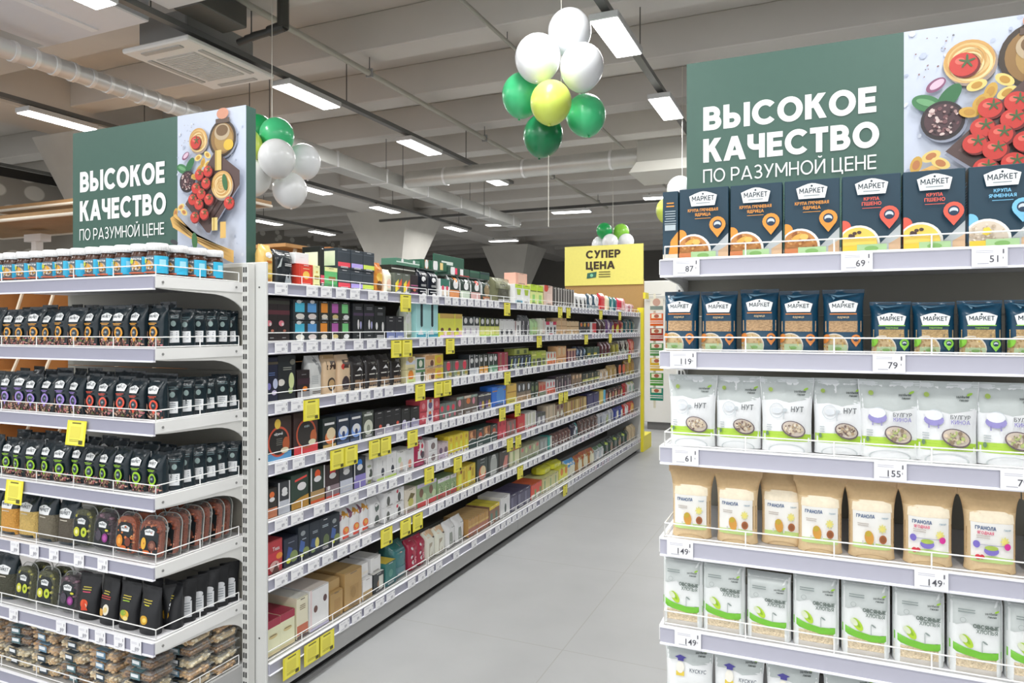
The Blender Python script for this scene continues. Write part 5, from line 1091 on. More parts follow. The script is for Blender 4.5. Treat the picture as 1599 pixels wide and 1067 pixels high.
# ------------------------------------------------------------------ the long aisle gondola: every run of equal packages
# shelf | from | to (metres along the aisle) | count | height | depth | kind | colour | artwork variants | description | extras
RUNS = '''1|2.305|2.374|1|.17|.07|bag|c9a55e|e .5 .72 .3 .2 e9e6d8;r .3 .52 .75 .58 a8642c;e .5 .25 .35 .3 b8a04c;b .0 .1 b07a3a|gold foil coffee bag with pale emblem|
1|2.386|2.508|1|.155|.09|bag|23272b|b .84 .87 d8d8d8;b .9 .93 d8d8d8;p .05 .45 .2 .7 .32 .78 .2 .5 a9b0b0;p .4 .05 .5 .3 .6 .1 .7 .35 .8 .05 8d9498;l .6 .6 2 .4 c8c8c8|black bag with silver stripes and leaves|
1|2.521|2.617|1|.1|.1|box|b5392c|r .1 .1 .9 .9 c8402f;e .5 .5 .25 .2 e0b050;l .5 .8 1 .6 f0d8a0|red tea box with gold crest|
1|2.619|2.667|1|.1|.1|box|ecdca0|r .15 .35 .85 .52 8f7a2c;b .0 .12 c9c98c;e .5 .7 .15 .1 c9a84c|cream tea box with olive label|
1|2.702|2.801|1|.1|.1|box|5fae6c|b .8 1 d8dc9c;r .3 .35 .85 .55 8a6a3c;b .0 .2 4a8a5c|green tea box with brown label|
1|2.804|3.108|3|.1|.12|box|343b42|b .1 .32 d84a58;b .8 .84 4a525a~b .1 .32 a99ae0;b .8 .84 4a525a~b .1 .32 c3d65c;b .8 .84 4a525a|dark gift box with coloured band|tiers=2 side=cream
1|2.672|2.700|1|.195|.11|box|1f201e|b .1 .3 c84a5c|black gift box with cream side panel|side=cream
1|2.516|2.612|1|.05|.09|box|e8e6e0|l .5 .6 1 .5 c0c0c0|low white box on top of red|lift=.1015
1|3.119|3.215|1|.165|.08|bag|c8843a|b .74 1 b5652c;e .5 .5 .34 .28 dcb050;e .5 .22 .3 .3 6a4a2c;b .0 .08 a85a24|amber coffee bag with brown animal print|
1|3.221|3.290|1|.13|.07|bag|ead6c4|e .5 .4 .3 .4 d8b8a4|pale pink coffee bag|
1|3.297|3.462|2|.115|.1|box|5c6258|p .1 .05 .1 .5 .5 .7 .5 .2 d8c83c;p .4 .4 .9 .75 .9 .45 .5 .2 d8603c|grey box with yellow and red streak|
1|3.469|3.553|1|.115|.1|box|2a2226|b .3 .36 a85a80;b .45 .5 a85a80;b .0 .12 8a4a78;e .5 .24 .2 .1 c06a50|dark plum box with pink lines|
1|3.297|3.553|2|.045|.1|box|26261f|b .5 .62 c9c9c0|low black box lying on grey boxes|lift=.1165
1|3.342|3.604|2|.04|.1|box|4f7a66|b .4 .55 c8d8cc;e .5 .7 .1 .1 e0e8e0|flat green box on the stack|lift=.163
1|3.568|3.803|2|.165|.08|bag|161a24|e .5 .62 .22 .14 f0f0f0;l .5 .84 2 .7 d8d8d8;l .5 .42 2 .5 b8b8b8;b .14 .17 c8c8c8;e .5 .05 .2 .1 e8e8e8|navy coffee bag with white emblem|
1|3.811|3.935|2|.115|.1|box|e4e2dc|b .6 1 2f6a5c;e .5 .52 .25 .25 c8405a;r .35 .1 .65 .4 c9b8a0|white box with teal top|
1|3.634|3.935|3|.055|.1|box|2c5a44|r .3 .05 .7 .95 e07a2c;e .5 .5 .2 .3 f0f0ec~e .5 .5 .3 .5 e8ece8~r .1 .1 .5 .9 dcc080|small green box in upper tier|lift=.1665
1|3.943|4.574|4|.15|.08|bag|37413c|r 0 .35 .06 1 f0f0ee;r .94 .35 1 1 f0f0ee;e .5 .62 .24 .2 f2f2f0;e .5 .84 .16 .14 e0782c;b 0 .36 c98a5c~r 0 .35 .06 1 f0f0ee;r .94 .35 1 1 f0f0ee;e .5 .6 .22 .18 f2f2f0;e .5 .8 .14 .14 b0b4b0;b 0 .38 b8c4b4~r 0 .35 .06 1 f0f0ee;r .94 .35 1 1 f0f0ee;e .5 .6 .22 .18 f2f2f0;e .5 .82 .16 .14 d84a3c;b 0 .36 c4a09c~r 0 .3 .06 1 f0f0ee;e .5 .5 .3 .3 8a7a5c;b 0 .2 a06a4c|coffee bag with white shield|
1|3.943|4.563|4|.05|.08|box|2a4a3c|e .4 .5 .2 .3 e8e8e8;r .6 .1 .8 .9 d83a5c~r .1 .1 .4 .9 e8ece8;b .0 .1 c03a3a~b .7 .9 3c6a54~b .7 .9 22303a|low dark green box in upper tier|lift=.152
1|4.606|4.967|1|.185|.09|bag|6a6b52|t .55 .62 .1 f0f0e4 чай;e .5 .2 .3 .35 4f4f44;r .1 .55 .9 .9 767860|big olive bag with white lettering|
1|4.979|5.280|2|.15|.1|box|e9efe2|b .8 1 b5cf3c;p .2 .75 .8 .75 .7 .45 .3 .45 a0b83c;b .0 .16 5aa0b8~b .8 1 b5cf3c;p .2 .75 .8 .75 .7 .45 .3 .45 a0b83c|white and lime tea box|
1|5.294|5.582|2|.165|.1|box|cfe08c|b .7 1 b0cc2c;b .66 .7 5a6a2c;r .3 .1 .7 .5 8ac06a|lime green tea box|
1|5.030|5.266|1|.09|.1|box|d8a490|r .2 .1 .9 .9 e0b09c|salmon carton on the lime boxes|lift=.152
1|5.598|5.817|1|.175|.1|box|cdb4a8|e .2 .92 .3 .2 c0402c;r .3 .1 .9 .6 d8c0b4|rose grey carton|
1|5.833|6.398|8|.17|.12|box|4a4744|r .8 0 1 1 d8d4cc|narrow charcoal carton|
1|6.436|6.844|3|.15|.07|bag|d9d9d6|r .2 .1 .6 .8 3a3c40;e .5 .8 .3 .3 e8e4d8|pale bag with dark panel|
1|6.865|7.251|2|.165|.07|bag|3f5260|e .5 .6 .4 .3 d8dde0;b .0 .2 8a9498|slate bag with white patch|
1|7.275|7.522|1|.19|.07|bag|c23236|r .2 .1 .7 .6 d0484a|tall red coffee bag|
1|7.547|7.677|1|.17|.07|bag|e2d2b4|b .1 .3 c8b08c|slim cream bag|
1|7.703|8.005|2|.165|.07|bag|2f6a6c|e .5 .4 .3 .4 9ac0c4~e .5 .4 .3 .4 34466a;b .0 .3 4a3a60|teal coffee bag|
1|8.033|8.421|1|.165|.08|bag|c8364c|e .6 .5 .2 .3 e8a8a8;b .0 .16 f0f0f0|crimson coffee bag with white base|
1|8.452|8.810|2|.11|.07|bag|c9b4b8|e .5 .5 .3 .4 a85a6c|small pinkish bag|
2|2.307|2.466|2|.19|.1|box|2b2526|b .62 .72 5c3038;b .86 .94 3f4038;e .3 .42 .22 .17 e07a88;e .4 .4 .1 .1 f4c8c8;e .55 .25 .12 .08 a86a58;l .5 .1 1 .4 8a8a8a|black box with pink blossom|
2|2.483|2.658|2|.093|.1|box|2c3438|r .1 .4 .85 .85 4ab0cc;e .5 .2 .35 .15 d8d4cc;e .4 .9 .2 .1 d0d4d4~r .1 .4 .85 .85 5a96cc;e .5 .2 .35 .15 d8ccc8;e .5 .92 .2 .1 e0e4e4|dark box with blue square|tiers=2
2|2.662|2.898|3|.093|.1|box|2f302c|r .15 .4 .8 .88 e08a34;e .5 .2 .3 .15 d8d0c0~r .15 .4 .8 .88 a85aa0;e .5 .2 .3 .15 c9b87c~r .15 .4 .8 .88 74c07c;e .6 .2 .3 .15 d8e0d8|dark box with coloured square|tiers=2
2|2.924|3.102|2|.185|.1|box|26292c|b .66 .74 4a3c54;e .5 .42 .1 .3 e4e6ea;e .75 .4 .08 .24 b0b0dc;l .5 .12 1 .4 9a9a9a;l .5 .9 2 .6 7a7c80|black box with white streak|
2|3.108|3.215|1|.175|.1|box|232729|e .2 .4 .1 .2 dde0dc;e .75 .38 .1 .25 e8e8dc;l .5 .8 2 .5 7a7c80|black box with two pale drops|
2|3.221|3.394|2|.125|.1|box|2f3034|b .0 .3 7a86b4;l .5 .8 1 .5 c0c0c0;e .7 .32 .2 .06 d0d8e8|low black box with blue base|
2|3.408|3.511|1|.19|.08|bag|d3dccb|e .4 .6 .2 .3 f0f2ee;r .0 .0 .4 1 a8b888;b .0 .1 8a9a5c|pale green bag with white front|
2|3.525|3.787|2|.205|.1|box|a8d8dc|r .35 .38 .55 1 23383c;e .45 .38 .1 .1 23383c;b .0 .12 3f8a9c;p .1 .1 .4 .3 .6 .1 d4f0f2|pale cyan box with dark bottle|
2|3.803|4.100|3|.15|.1|box|ecd95c|b .8 1 c8a85c;e .3 .32 .2 .14 6a4a3a;e .7 .18 .25 .16 d8b8a8;b .0 .1 c9b0dc|yellow box with brown cup|
2|4.109|4.356|3|.135|.1|box|eae6ee|b .55 1 3c4044;e .5 .8 .3 .25 f2f2f4;e .4 .3 .15 .25 b0a4b8;b .5 .56 e0dce8|lilac capsule box with dark top|
2|4.366|4.684|4|.13|.1|box|d2de6c|b .55 1 3c443e;e .5 .8 .3 .25 f2f2f4;r .1 .1 .9 .5 dce48c;b .0 .08 8ac03c|lime capsule box with dark top|
2|4.695|4.955|3|.125|.1|box|e3e4e8|e .5 .25 .3 .2 3a3c44;b .9 1 c8c8cc|white box with black mark|
2|4.967|5.093|1|.115|.1|box|e8e8ec|r .4 .2 .6 .7 55565c;r 0 0 .12 1 8a4a4c|small white box with dark stripe|
2|5.106|5.321|2|.165|.08|bag|55565a|e .5 .4 .2 .5 b8b8bc;b .0 .1 3c3e42|grey coffee bag with pale streak|
2|5.335|5.493|2|.135|.08|bag|b5d8a0|r .2 .1 .8 .5 c4dc9c|light green bag|
2|5.508|5.628|1|.14|.08|box|e2d8cc|r .5 .1 .9 .9 d0c0b8|cream slim box|
2|5.643|5.899|3|.115|.1|box|f0e6e8|b .75 1 d02c58;e .5 .4 .3 .3 3a3438~e .5 .4 .3 .3 3a3438;b .0 .1 d8486c|white box with crimson top|
2|5.916|6.175|2|.15|.1|box|d3b48e|b .5 .54 a8865c;b .85 .9 b8946a|tall beige box|
2|6.193|6.554|4|.125|.1|box|d6bc96|b .55 .62 a08058;b .2 .26 a08058|beige box with brown lines|
2|6.574|6.909|3|.115|.1|box|3a3c40|e .5 .8 .3 .2 e0783c;b .0 .12 c8d0d8~e .5 .8 .3 .2 d8b03c;b .0 .12 c8d0d8|dark box with orange spot|
2|6.931|7.134|1|.12|.1|box|e4e4e4|r .3 .1 1 .9 c8343c|red and white box|
2|7.180|7.522|2|.16|.08|bag|4a3236|p .1 .9 .5 .5 .7 .6 .3 1 e4dce0|brown coffee bag with white slash|
2|7.547|7.893|2|.16|.08|bag|6a4f7c|e .5 .6 .3 .3 d8cce4~e .5 .3 .3 .3 d8c83c;b .7 1 2c2830|purple coffee bag|
2|7.921|8.298|2|.16|.08|bag|8a2c34|e .5 .3 .3 .3 d8cc3c;b .7 1 2a2426~r .2 .1 .8 .4 b8a05c|dark red bag with yellow patch|
2|8.329|8.843|3|.17|.08|bag|2f5a60|e .5 .5 .3 .3 5a7c84;b .7 1 1f2c30~e .5 .4 .3 .4 3a4a60|dark teal coffee bag|
3|2.307|2.386|1|.19|.1|box|22263a|e .3 .35 .15 .2 7a78b8;e .8 .4 .2 .3 b8c0ec;e .7 .2 .2 .14 c8c0e0;b .84 .9 4a4438;l .5 .66 2 .5 5a70a0|navy box with blue blossom|
3|2.390|2.504|1|.195|.1|box|23272a|e .75 .42 .16 .34 ccd69c;e .7 .2 .14 .12 a8b880;e .15 .4 .2 .14 dcd4cc;l .5 .74 2 .5 8a8c84;e .8 .85 .16 .12 6a6a60|black box with pale green blossom|
3|2.508|2.594|1|.125|.09|box|2a2224|b .0 .22 8a8a8c;e .6 .32 .2 .14 e8812c;b .48 .7 3c2630;l .5 .85 1 .5 8a8a8a|low black box with orange dot|
3|2.599|2.700|1|.19|.08|bag|cfd0ce|p .3 .95 .8 .5 .9 .6 .5 1 8a8c8c;p .6 .95 .95 .6 1 .8 .8 1 e8e8e8;l .4 .5 5 .5 b0b4b4|silver foil bag|
3|2.709|2.811|1|.19|.08|bag|d3b896|r .15 .62 .85 .84 4a3a32;e .5 .24 .3 .34 4a3f38;e .5 .24 .22 .24 b8986c;b .9 1 b8986c|kraft bag with dark round window|
3|2.816|2.924|1|.19|.08|bag|d6bc9c|r .3 .64 .9 .86 4a3a34;e .3 .68 .15 .14 d04a44;e .5 .24 .3 .34 40363a|kraft bag with red cherry|
3|2.930|3.408|4|.175|.085|bag|2f2c2c|b .0 .3 8a7058;b .42 .45 d8d4cc;p .3 .56 .5 .68 .7 .56 .5 .58 f0f0f0;l .5 .8 1 .5 8a8a88;b .0 .06 dcc8b0|black coffee bag with kraft base|
3|3.414|3.518|1|.075|.1|box|e6cfa0|e .5 .6 .3 .3 d8842c;b .0 .3 c4d48c~b .4 .7 c8ccd8;e .5 .8 .3 .2 b89864|pale box with orange fruit|tiers=2
3|3.525|3.634|1|.07|.1|box|e0ead8|e .7 .4 .2 .3 4a5a48;b .8 1 5a8a5c~r .1 .1 .9 .9 3f6a4c;e .5 .5 .2 .2 d8dcc8|white and green box|tiers=2
3|3.641|3.852|2|.078|.1|box|dfb890|e .7 .3 .2 .2 6a4438;b .6 .9 c49460;b .0 .1 e8c8b0~b .1 .9 e0c23c;e .5 .5 .3 .2 d89a48|beige box with brown bean|tiers=2
3|3.860|4.192|3|.105|.1|box|6a7068|e .5 .72 .24 .3 e0485c;e .3 .25 .2 .2 8a9a78;e .7 .2 .2 .2 a89a4c|grey box with pink heart|
3|4.201|4.346|2|.135|.09|box|34383c|r 0 0 .12 1 f0f0f0;e .5 .7 .3 .25 f0f0f0;b .0 .35 b8bcc0|black capsule box with white peak|
3|4.356|4.489|2|.13|.09|box|3c4038|r 0 0 .12 1 f0f0f0;e .5 .75 .3 .25 f0f0f0;b .0 .38 d8a04c|dark capsule box with orange base|
3|4.499|4.662|2|.13|.09|box|34403a|r 0 0 .12 1 f0f0f0;e .5 .75 .3 .25 f0f0f0;b .0 .38 6a9a7c|dark capsule box with green base|
3|4.673|4.846|2|.135|.09|box|a84454|r .4 .1 .6 .9 8a7a5c;b .0 .2 c06a78|crimson box with green strip|
3|4.870|5.308|6|.1|.09|box|34404a|p .2 .2 .5 .8 .8 .8 .5 .2 c3d06c;b .0 .1 7a9a60~p .2 .2 .5 .8 .8 .8 .5 .2 9ab0c8|navy box with lime slash|
3|5.017|5.308|2|.05|.09|box|a8b05c|r .3 .2 .7 .8 5c6a3c|lime box in upper tier|lift=.102
3|5.321|5.643|3|.125|.09|box|b0bc5c|b .7 .8 d8dc7c;r .2 .1 .8 .5 6a705c~b .0 .5 5c6058;b .6 .9 b8c84c|olive box with lime top|
3|5.659|5.899|3|.105|.09|box|ecd8cc|b .0 .3 e07a48;e .5 .7 .2 .3 d86a48|white box with orange base|
3|5.916|6.175|2|.15|.09|box|d6a878|b .3 .36 b8845c;e .5 .7 .3 .3 e0bc94|peach box|
3|6.193|6.456|3|.12|.09|box|6a3c48|r .3 .1 .7 .9 c8a090;b .85 1 c8a878|maroon box|
3|6.475|6.801|3|.135|.09|bag|2c3c54|e .5 .6 .3 .3 a8c0dc;b .0 .2 c0b8a8~e .5 .5 .3 .3 e0e4e4;b .7 1 1c2028|navy coffee bag with pale patch|
3|6.822|7.251|4|.12|.09|box|4a5c48|b .3 .5 c8bc44;b .0 .12 8a9aa8~r .2 .1 .8 .9 2a4a44|green box with yellow line|
3|7.299|7.730|3|.165|.08|bag|5a3438|p .2 .9 .5 .5 .8 .6 .4 1 d8c8d0;b .0 .2 a8b04c|maroon coffee bag|
3|7.757|8.091|2|.165|.08|bag|7a7438|e .5 .5 .3 .4 b8b04c;b .8 1 3a3028|olive coffee bag|
3|8.120|8.579|2|.165|.08|bag|c8c8c0|e .3 .6 .3 .3 3a3030;r .3 .1 .9 .4 a8b0a8|pale grey coffee bag|
3|8.611|8.843|1|.18|.08|bag|b83a34|e .3 .6 .3 .3 d8807c|red coffee bag at the end|
4|2.309|2.474|1|.185|.14|box|3a2e2c|b .0 .16 5a9ac8;o .5 .42 .42 .42 .86 c0523c;e .5 .42 .36 .36 2c2a28;e .45 .84 .12 .14 d8b84c;e .78 .34 .14 .2 b05a34;e .72 .2 .16 .08 e0d0b0;t .46 .58 .06 d8dce0 чёрный;l .5 .5 4 .3 6a6a64|wide dark box with copper ring, blue base|
4|2.487|2.658|1|.19|.14|box|3c2c2a|b .0 .2 d8464c;o .5 .46 .42 .42 .86 c0583c;e .5 .46 .36 .36 33302e;e .5 .9 .12 .12 d8b84c;e .8 .36 .14 .2 b8653c;e .74 .24 .16 .08 ecd8b8;t .5 .62 .06 b8ccd0 кофе|wide dark box with copper ring, red base|
4|2.690|2.791|1|.14|.1|box|26302e|b .0 .1 b89c5c;e .55 .34 .4 .34 d8804c;e .6 .46 .34 .3 ecc8a4;r .1 .76 .85 .84 dfe4e4|dark green box with amber cup|
4|2.796|3.000|2|.14|.1|box|2a3444|b .0 .1 4a5a78;e .5 .38 .42 .36 7a9cd8;e .5 .46 .32 .24 e8f0fa;e .5 .34 .12 .16 30406c;r .1 .8 .85 .88 dfe4ec|navy box with blue white cup|
4|3.006|3.102|1|.14|.1|box|4a5048|e .5 .4 .42 .42 c8ccbc;e .5 .36 .16 .2 8a9080;r .1 .82 .85 .9 c8ccc4|grey box with pale cup|
4|3.108|3.368|3|.125|.1|box|2a2a2c|b .0 .3 8a8690;l .5 .75 1 .6 6a6a6c;e .6 .36 .16 .12 c85a48~b .0 .3 a8a4b4;l .5 .75 1 .6 6a6a6c;e .4 .34 .2 .1 d0ccd4|low black box with grey base|
4|3.374|3.561|2|.115|.1|box|2f302f|b .0 .34 a4a0bc;e .3 .36 .2 .12 c8c4d8;l .5 .8 1 .6 5a5a5c|black box with lilac base|
4|3.568|3.803|3|.07|.1|box|c8505c|e .5 .5 .24 .24 e08a90;b .0 .12 a83a48~b .0 1 d8d4dc;e .5 .5 .3 .3 6a5c80;e .5 .86 .2 .14 e0703c|rose box with figure|tiers=2
4|3.811|4.020|3|.1|.1|box|74807a|e .4 .66 .28 .28 e04458;e .7 .2 .2 .2 c86a78|grey box with red heart|
4|4.029|4.336|3|.12|.1|box|6c5f56|b .86 1 8aa094;e .4 .66 .2 .24 e090a0;r .1 .1 .9 .4 6a6058~b .86 1 d0c0b0;e .6 .7 .3 .2 e0804c;r .1 .1 .9 .4 6a6058|brown tea box with fruit|
4|4.346|4.552|2|.115|.1|box|4a4850|b .84 .9 d8d8c8;e .3 .3 .2 .3 7a5a8a;e .7 .3 .2 .3 c8a84c|dark grey box with coloured dots|
4|4.563|4.810|1|.145|.1|box|3a78d8|b .75 .8 c08a48;e .6 .5 .3 .3 5a94e4;b .0 .06 2a5ab0|bright blue tea box|
4|4.822|5.004|1|.145|.1|box|e0b45c|b .0 .3 d8cc4c;b .55 .6 b0803c|amber and yellow tea box|
4|5.017|5.294|3|.135|.09|box|8a7c6c|b .5 1 4c4c4c;e .5 .75 .2 .3 d0d4d8;b .0 .3 c0a078|brown capsule box|
4|5.308|5.464|2|.125|.09|box|3c4a3c|e .5 .6 .3 .3 7a8a5c|dark green tea box|
4|5.478|5.643|2|.11|.09|box|c08068|e .5 .6 .3 .3 c8443c;b .0 .3 7a8a70|terracotta tea box|
4|5.659|5.882|3|.115|.09|box|ece4e0|b .0 .4 d8603c;e .5 .7 .2 .3 c84a4c|white tea box with red base|
4|5.899|6.322|6|.135|.09|box|4a4048|r .4 .1 .6 .8 d0c8c4;b .8 1 4c4038~r .3 .1 .6 .6 a88a90|slim dark box with pale strip|
4|6.341|6.634|3|.125|.09|box|8c7660|e .5 .8 .3 .2 d8b890;r .2 .1 .8 .4 6a5c50|brown box with peach top|
4|6.655|7.251|6|.115|.09|box|3c4238|b .3 .5 bcc05c;b .0 .2 8a7c5c~b .3 .5 d0cc8c;r .3 .6 .7 .9 b8a880|dark box with lime line|
4|7.275|7.624|3|.12|.08|bag|cbb89c|e .5 .5 .3 .3 f0e8dc~e .5 .5 .3 .3 7a5c4c|beige coffee bag|
4|7.650|7.977|2|.15|.08|bag|a88c54|e .5 .4 .3 .3 c8b088|kraft brown coffee bag|
4|8.005|8.329|2|.14|.08|box|3a3430|e .5 .6 .4 .4 e0603c;b .0 .1 3c5a44|dark box with orange splash|
4|8.359|8.843|2|.18|.08|bag|b08c48|b .0 .2 b8b83c;e .5 .6 .3 .3 8a5c3c|ochre coffee bag|
5|2.309|2.382|1|.125|.09|pack|34302c|e .55 .78 .22 .2 e0703c;e .55 .62 .24 .14 eceae6;b .0 .34 c07a58;r 0 .3 .1 1 e8e6e0|dark packet with orange badge|
5|2.386|2.462|1|.14|.09|pack|3a3c40|e .55 .72 .24 .2 d8d8d8;e .55 .62 .26 .14 f0f0f0;b .0 .42 b8bcc4;r 0 .3 .1 1 f0f0f0;r .9 .3 1 1 f0f0f0|black packet with white badge|
5|2.470|2.590|1|.155|.09|pack|2f4238|p .2 .78 .9 .86 .9 .92 .2 .84 d84a44;e .6 .62 .26 .16 e4e8e0;b .0 .2 c8a03c;p .0 .0 .0 .2 .5 .3 1 .35 1 0 b58a3c|green packet with red ribbon|
5|2.594|2.700|1|.165|.09|pack|2f3a32|e .5 .8 .2 .2 e0582c;e .5 .66 .26 .14 e8ecec;b .0 .34 a88a5c;b .0 .08 c8582c;r 0 .35 .08 1 f0f0ee;r .92 .35 1 1 f0f0ee|dark packet with red-orange badge|
5|2.704|2.811|1|.16|.09|pack|3a2c2e|e .5 .78 .22 .2 c83a48;e .5 .64 .26 .14 f0ecec;b .0 .36 8a7a80;e .2 .3 .1 .1 e8e8f0;b .0 .06 d0584c|dark packet with crimson badge|
5|2.816|2.924|1|.155|.09|pack|3c3e44|e .5 .74 .24 .2 a8a8ac;e .5 .64 .26 .14 ececec;b .0 .4 c0c4d0|grey packet with silver badge|
5|2.930|3.033|1|.155|.09|pack|2c323c|e .5 .8 .2 .2 2c78d0;e .5 .66 .24 .16 e8f0f4;b .0 .42 8a80c0;r 0 .3 .08 1 e0e4ec|dark packet with blue badge|
5|3.039|3.119|1|.15|.09|bag|e4e6e0|e .6 .34 .2 .3 4a5048;b .0 .12 c0d07c;e .4 .6 .2 .1 a0a890|white bag with dark bean|
5|3.125|3.316|2|.135|.1|box|f0f0f2|e .6 .3 .16 .24 3a3e48;b .0 .08 c0d86c;r .55 .55 .58 .75 8a8c94;l .3 .85 1 .3 c8c8d0|white box with black bean|
5|3.322|3.504|2|.125|.1|box|dce6e0|e .5 .3 .2 .3 d8c8b8;e .3 .6 .2 .2 b8c8a0~e .5 .3 .2 .3 e0907c;e .4 .6 .2 .2 e8ecea|pale mint box with fruit|
5|3.518|3.664|1|.17|.09|bag|a82c50|p .3 .25 .4 .95 .95 .95 .85 .2 ece2e4;e .65 .7 .1 .14 c0344c;e .7 .36 .14 .16 4a3c48;b .0 .1 b8446c|crimson bag with white panel|
5|3.671|3.779|1|.068|.1|box|e8e4de|e .5 .4 .25 .2 7a6c6c;l .5 .8 1 .5 b0a8a8|white box with grey print|tiers=2
5|3.787|3.909|2|.1|.1|box|c0b0b4|e .5 .5 .35 .35 6a5468;b .0 .3 c8b8cc|mauve box with dark print|
5|3.918|4.192|4|.125|.1|box|e0c43c|b .0 .12 ece4d8;r .3 .14 .7 .6 e8dc4c;e .5 .8 .2 .2 c89c3c;e .5 .1 .2 .1 9a8a9c|golden yellow tea box|
5|4.201|4.650|4|.12|.1|box|2f4a44|b .45 1 9c6a48;p .0 .4 .4 .5 1 .42 1 .46 .4 .56 .0 .46 d8d4cc;e .4 .75 .24 .2 d8a070;e .7 .8 .2 .2 7a4c34~b .45 .9 5c5048;e .5 .6 .24 .2 c85a3c;p .0 .4 .4 .5 1 .42 1 .46 .4 .56 .0 .46 d8d4cc|green box with toffee top|
5|4.662|4.810|2|.13|.1|box|c84450|r .2 .1 .8 .4 d86470;e .5 .8 .2 .2 a83440|rose red box|
5|4.822|5.004|2|.11|.1|box|a06a64|r .5 .1 .9 .9 7c7a70;e .4 .5 .2 .3 c86a6c|brownish red box|
5|5.017|5.172|1|.13|.1|box|cc3c40|r .2 .1 .8 .5 c86a58|bright red tea box|
5|5.185|5.420|3|.13|.1|box|e2e0d0|r .3 .2 .5 .9 b0b48c;b .0 .1 d87a80|cream tea box with green strip|
5|5.435|5.628|2|.1|.09|box|8c8a94|e .5 .4 .3 .4 e0e0e8;b .7 1 4c5048|grey box with white moon|
5|5.659|5.882|2|.14|.09|box|c8b8a0|r .3 .2 .7 .9 b0a48c|beige tall box|
5|5.899|6.104|2|.125|.09|box|a08c78|e .5 .3 .3 .3 e0d8c8;e .5 .8 .3 .2 6a3c40|taupe box|
5|6.122|6.801|8|.125|.09|box|b49858|r .3 0 .6 1 6a4c34~r .2 0 .5 1 d8c48c~r .4 0 .7 1 8a3c3c|slim gold striped box|
5|6.822|7.227|2|.14|.09|box|3c3866|b .8 1 2a2850|navy violet box|
5|7.251|7.471|1|.14|.09|box|e0c468|r .6 0 1 1 5ab8dc|yellow and cyan box|
5|7.496|8.268|6|.13|.08|bag|5c3a34|e .5 .4 .3 .3 b05040;b .8 1 2c2424~e .5 .4 .3 .3 c8b080;b .7 1 3a4a38|brown coffee bag with red spot|
5|8.298|8.484|1|.14|.08|bag|b83c40|e .5 .5 .3 .3 8a2c34|slim red coffee bag|
5|8.515|8.843|2|.14|.08|bag|dde0dc|e .5 .4 .3 .3 8ab0a8;b .8 1 c8cc90|white coffee bag with mint spot|
6|2.313|2.417|1|.14|.11|box|b03a40|b .36 .62 c23c48;t .6 .68 .12 f0dce0 Tess;e .8 .48 .2 .14 e08a3c;e .5 .2 .3 .24 c8a098;p .3 .0 .6 .3 .8 .0 5c3c34|red tea box with white lettering|
6|2.425|2.516|1|.125|.1|box|2c3240|p .1 .2 .3 .7 .6 .6 .5 .3 3c5490;e .7 .3 .3 .3 7c8c58;e .3 .2 .16 .14 c8d03c;l .5 .84 1 .6 8a92a0|low navy tea box with lime dot|
6|2.521|2.821|4|.155|.1|box|2c333c|p .05 .3 .2 .6 .6 .5 .5 .2 44609c;e .7 .24 .3 .24 7f8c54;e .3 .14 .14 .12 d0d83c;e .4 .78 .22 .16 8a9094;l .5 .62 1 .5 b0b8c0~p .05 .3 .2 .5 .6 .5 .5 .2 3c5484;e .7 .34 .2 .34 c8c070;e .3 .14 .2 .12 7a9060;l .5 .72 2 .5 a0a8b0~e .6 .3 .3 .4 5c6a48;l .5 .78 2 .6 b0bcc4|dark blue tea box with leaves|
6|2.831|3.085|3|.16|.09|bag|efe9e6|p .0 .6 .3 .95 .7 .95 1 .6 .5 .78 c08a2c;p .0 .55 .2 .8 .1 .95 0 .95 7a4a5c;e .5 .3 .3 .26 e0643c;e .5 .32 .2 .16 f0a04c;b .06 .14 d85040|white bag with orange fruit and diamonds|
6|3.090|3.191|1|.15|.09|bag|dfe6de|e .5 .66 .2 .24 5a6660;e .5 .24 .22 .24 4a5450|pale bag with two dark ovals|
6|3.197|3.401|2|.08|.1|box|eaeae8|e .4 .4 .16 .26 5a5c58;l .7 .8 1 .3 c8c8c8~e .5 .4 .16 .26 4a4c4c;e .3 .8 .1 .1 c04a58|white box with dark oval|tiers=2
6|3.408|3.532|1|.135|.1|box|d0c8b8|p .2 .5 .5 .8 .9 .7 .5 .4 6a6038;e .5 .4 .24 .2 b8b460;b .0 .12 b89c98|beige tea box with olive leaf|
6|3.539|3.771|2|.135|.1|box|94a884|b .84 1 c4bcd8;b .0 .2 d04c4c;e .4 .6 .2 .24 7a5c4c;e .7 .4 .2 .2 b8c8a0|green tea box with red base|
6|3.779|4.020|3|.12|.1|box|8fa87c|b .8 1 d8d4e0;b .0 .24 c8504c;s .5 .5 .4 .4 12 .1 5c6a48,c8d0b0|small green tea box with red base|
6|4.029|4.297|2|.14|.1|box|d4bc3c|r .1 .1 .45 .7 e4d84c;e .4 .8 .1 .1 8a4c2c;r .6 .4 .8 .8 b89c30|mustard yellow tea box|
6|4.317|4.489|1|.15|.1|box|3f4844|e .5 .32 .34 .3 d06a44;e .55 .42 .26 .2 ecc8a0;l .5 .8 1 .5 a8b0ac|dark box with orange dessert|
6|4.499|4.673|1|.145|.1|box|4c524e|e .5 .45 .34 .5 a8aca8;l .5 .85 1 .5 c8ccc8|dark box with grey oval|
6|4.684|4.858|1|.145|.1|box|504c48|p .3 .1 .6 .7 .9 .7 .8 .1 c88478|dark box with rose stripe|
6|4.882|5.068|1|.14|.1|box|dcdcb4|r .3 .1 .5 .9 a8b880;b .8 1 a06a48|cream and green tea box|
6|5.081|5.493|5|.11|.1|box|a4a488|e .5 .8 .3 .2 c87a74;b .0 .3 94a080~e .5 .7 .3 .3 b8c898;b .0 .3 8a9a7a|sage tea box with pink top|
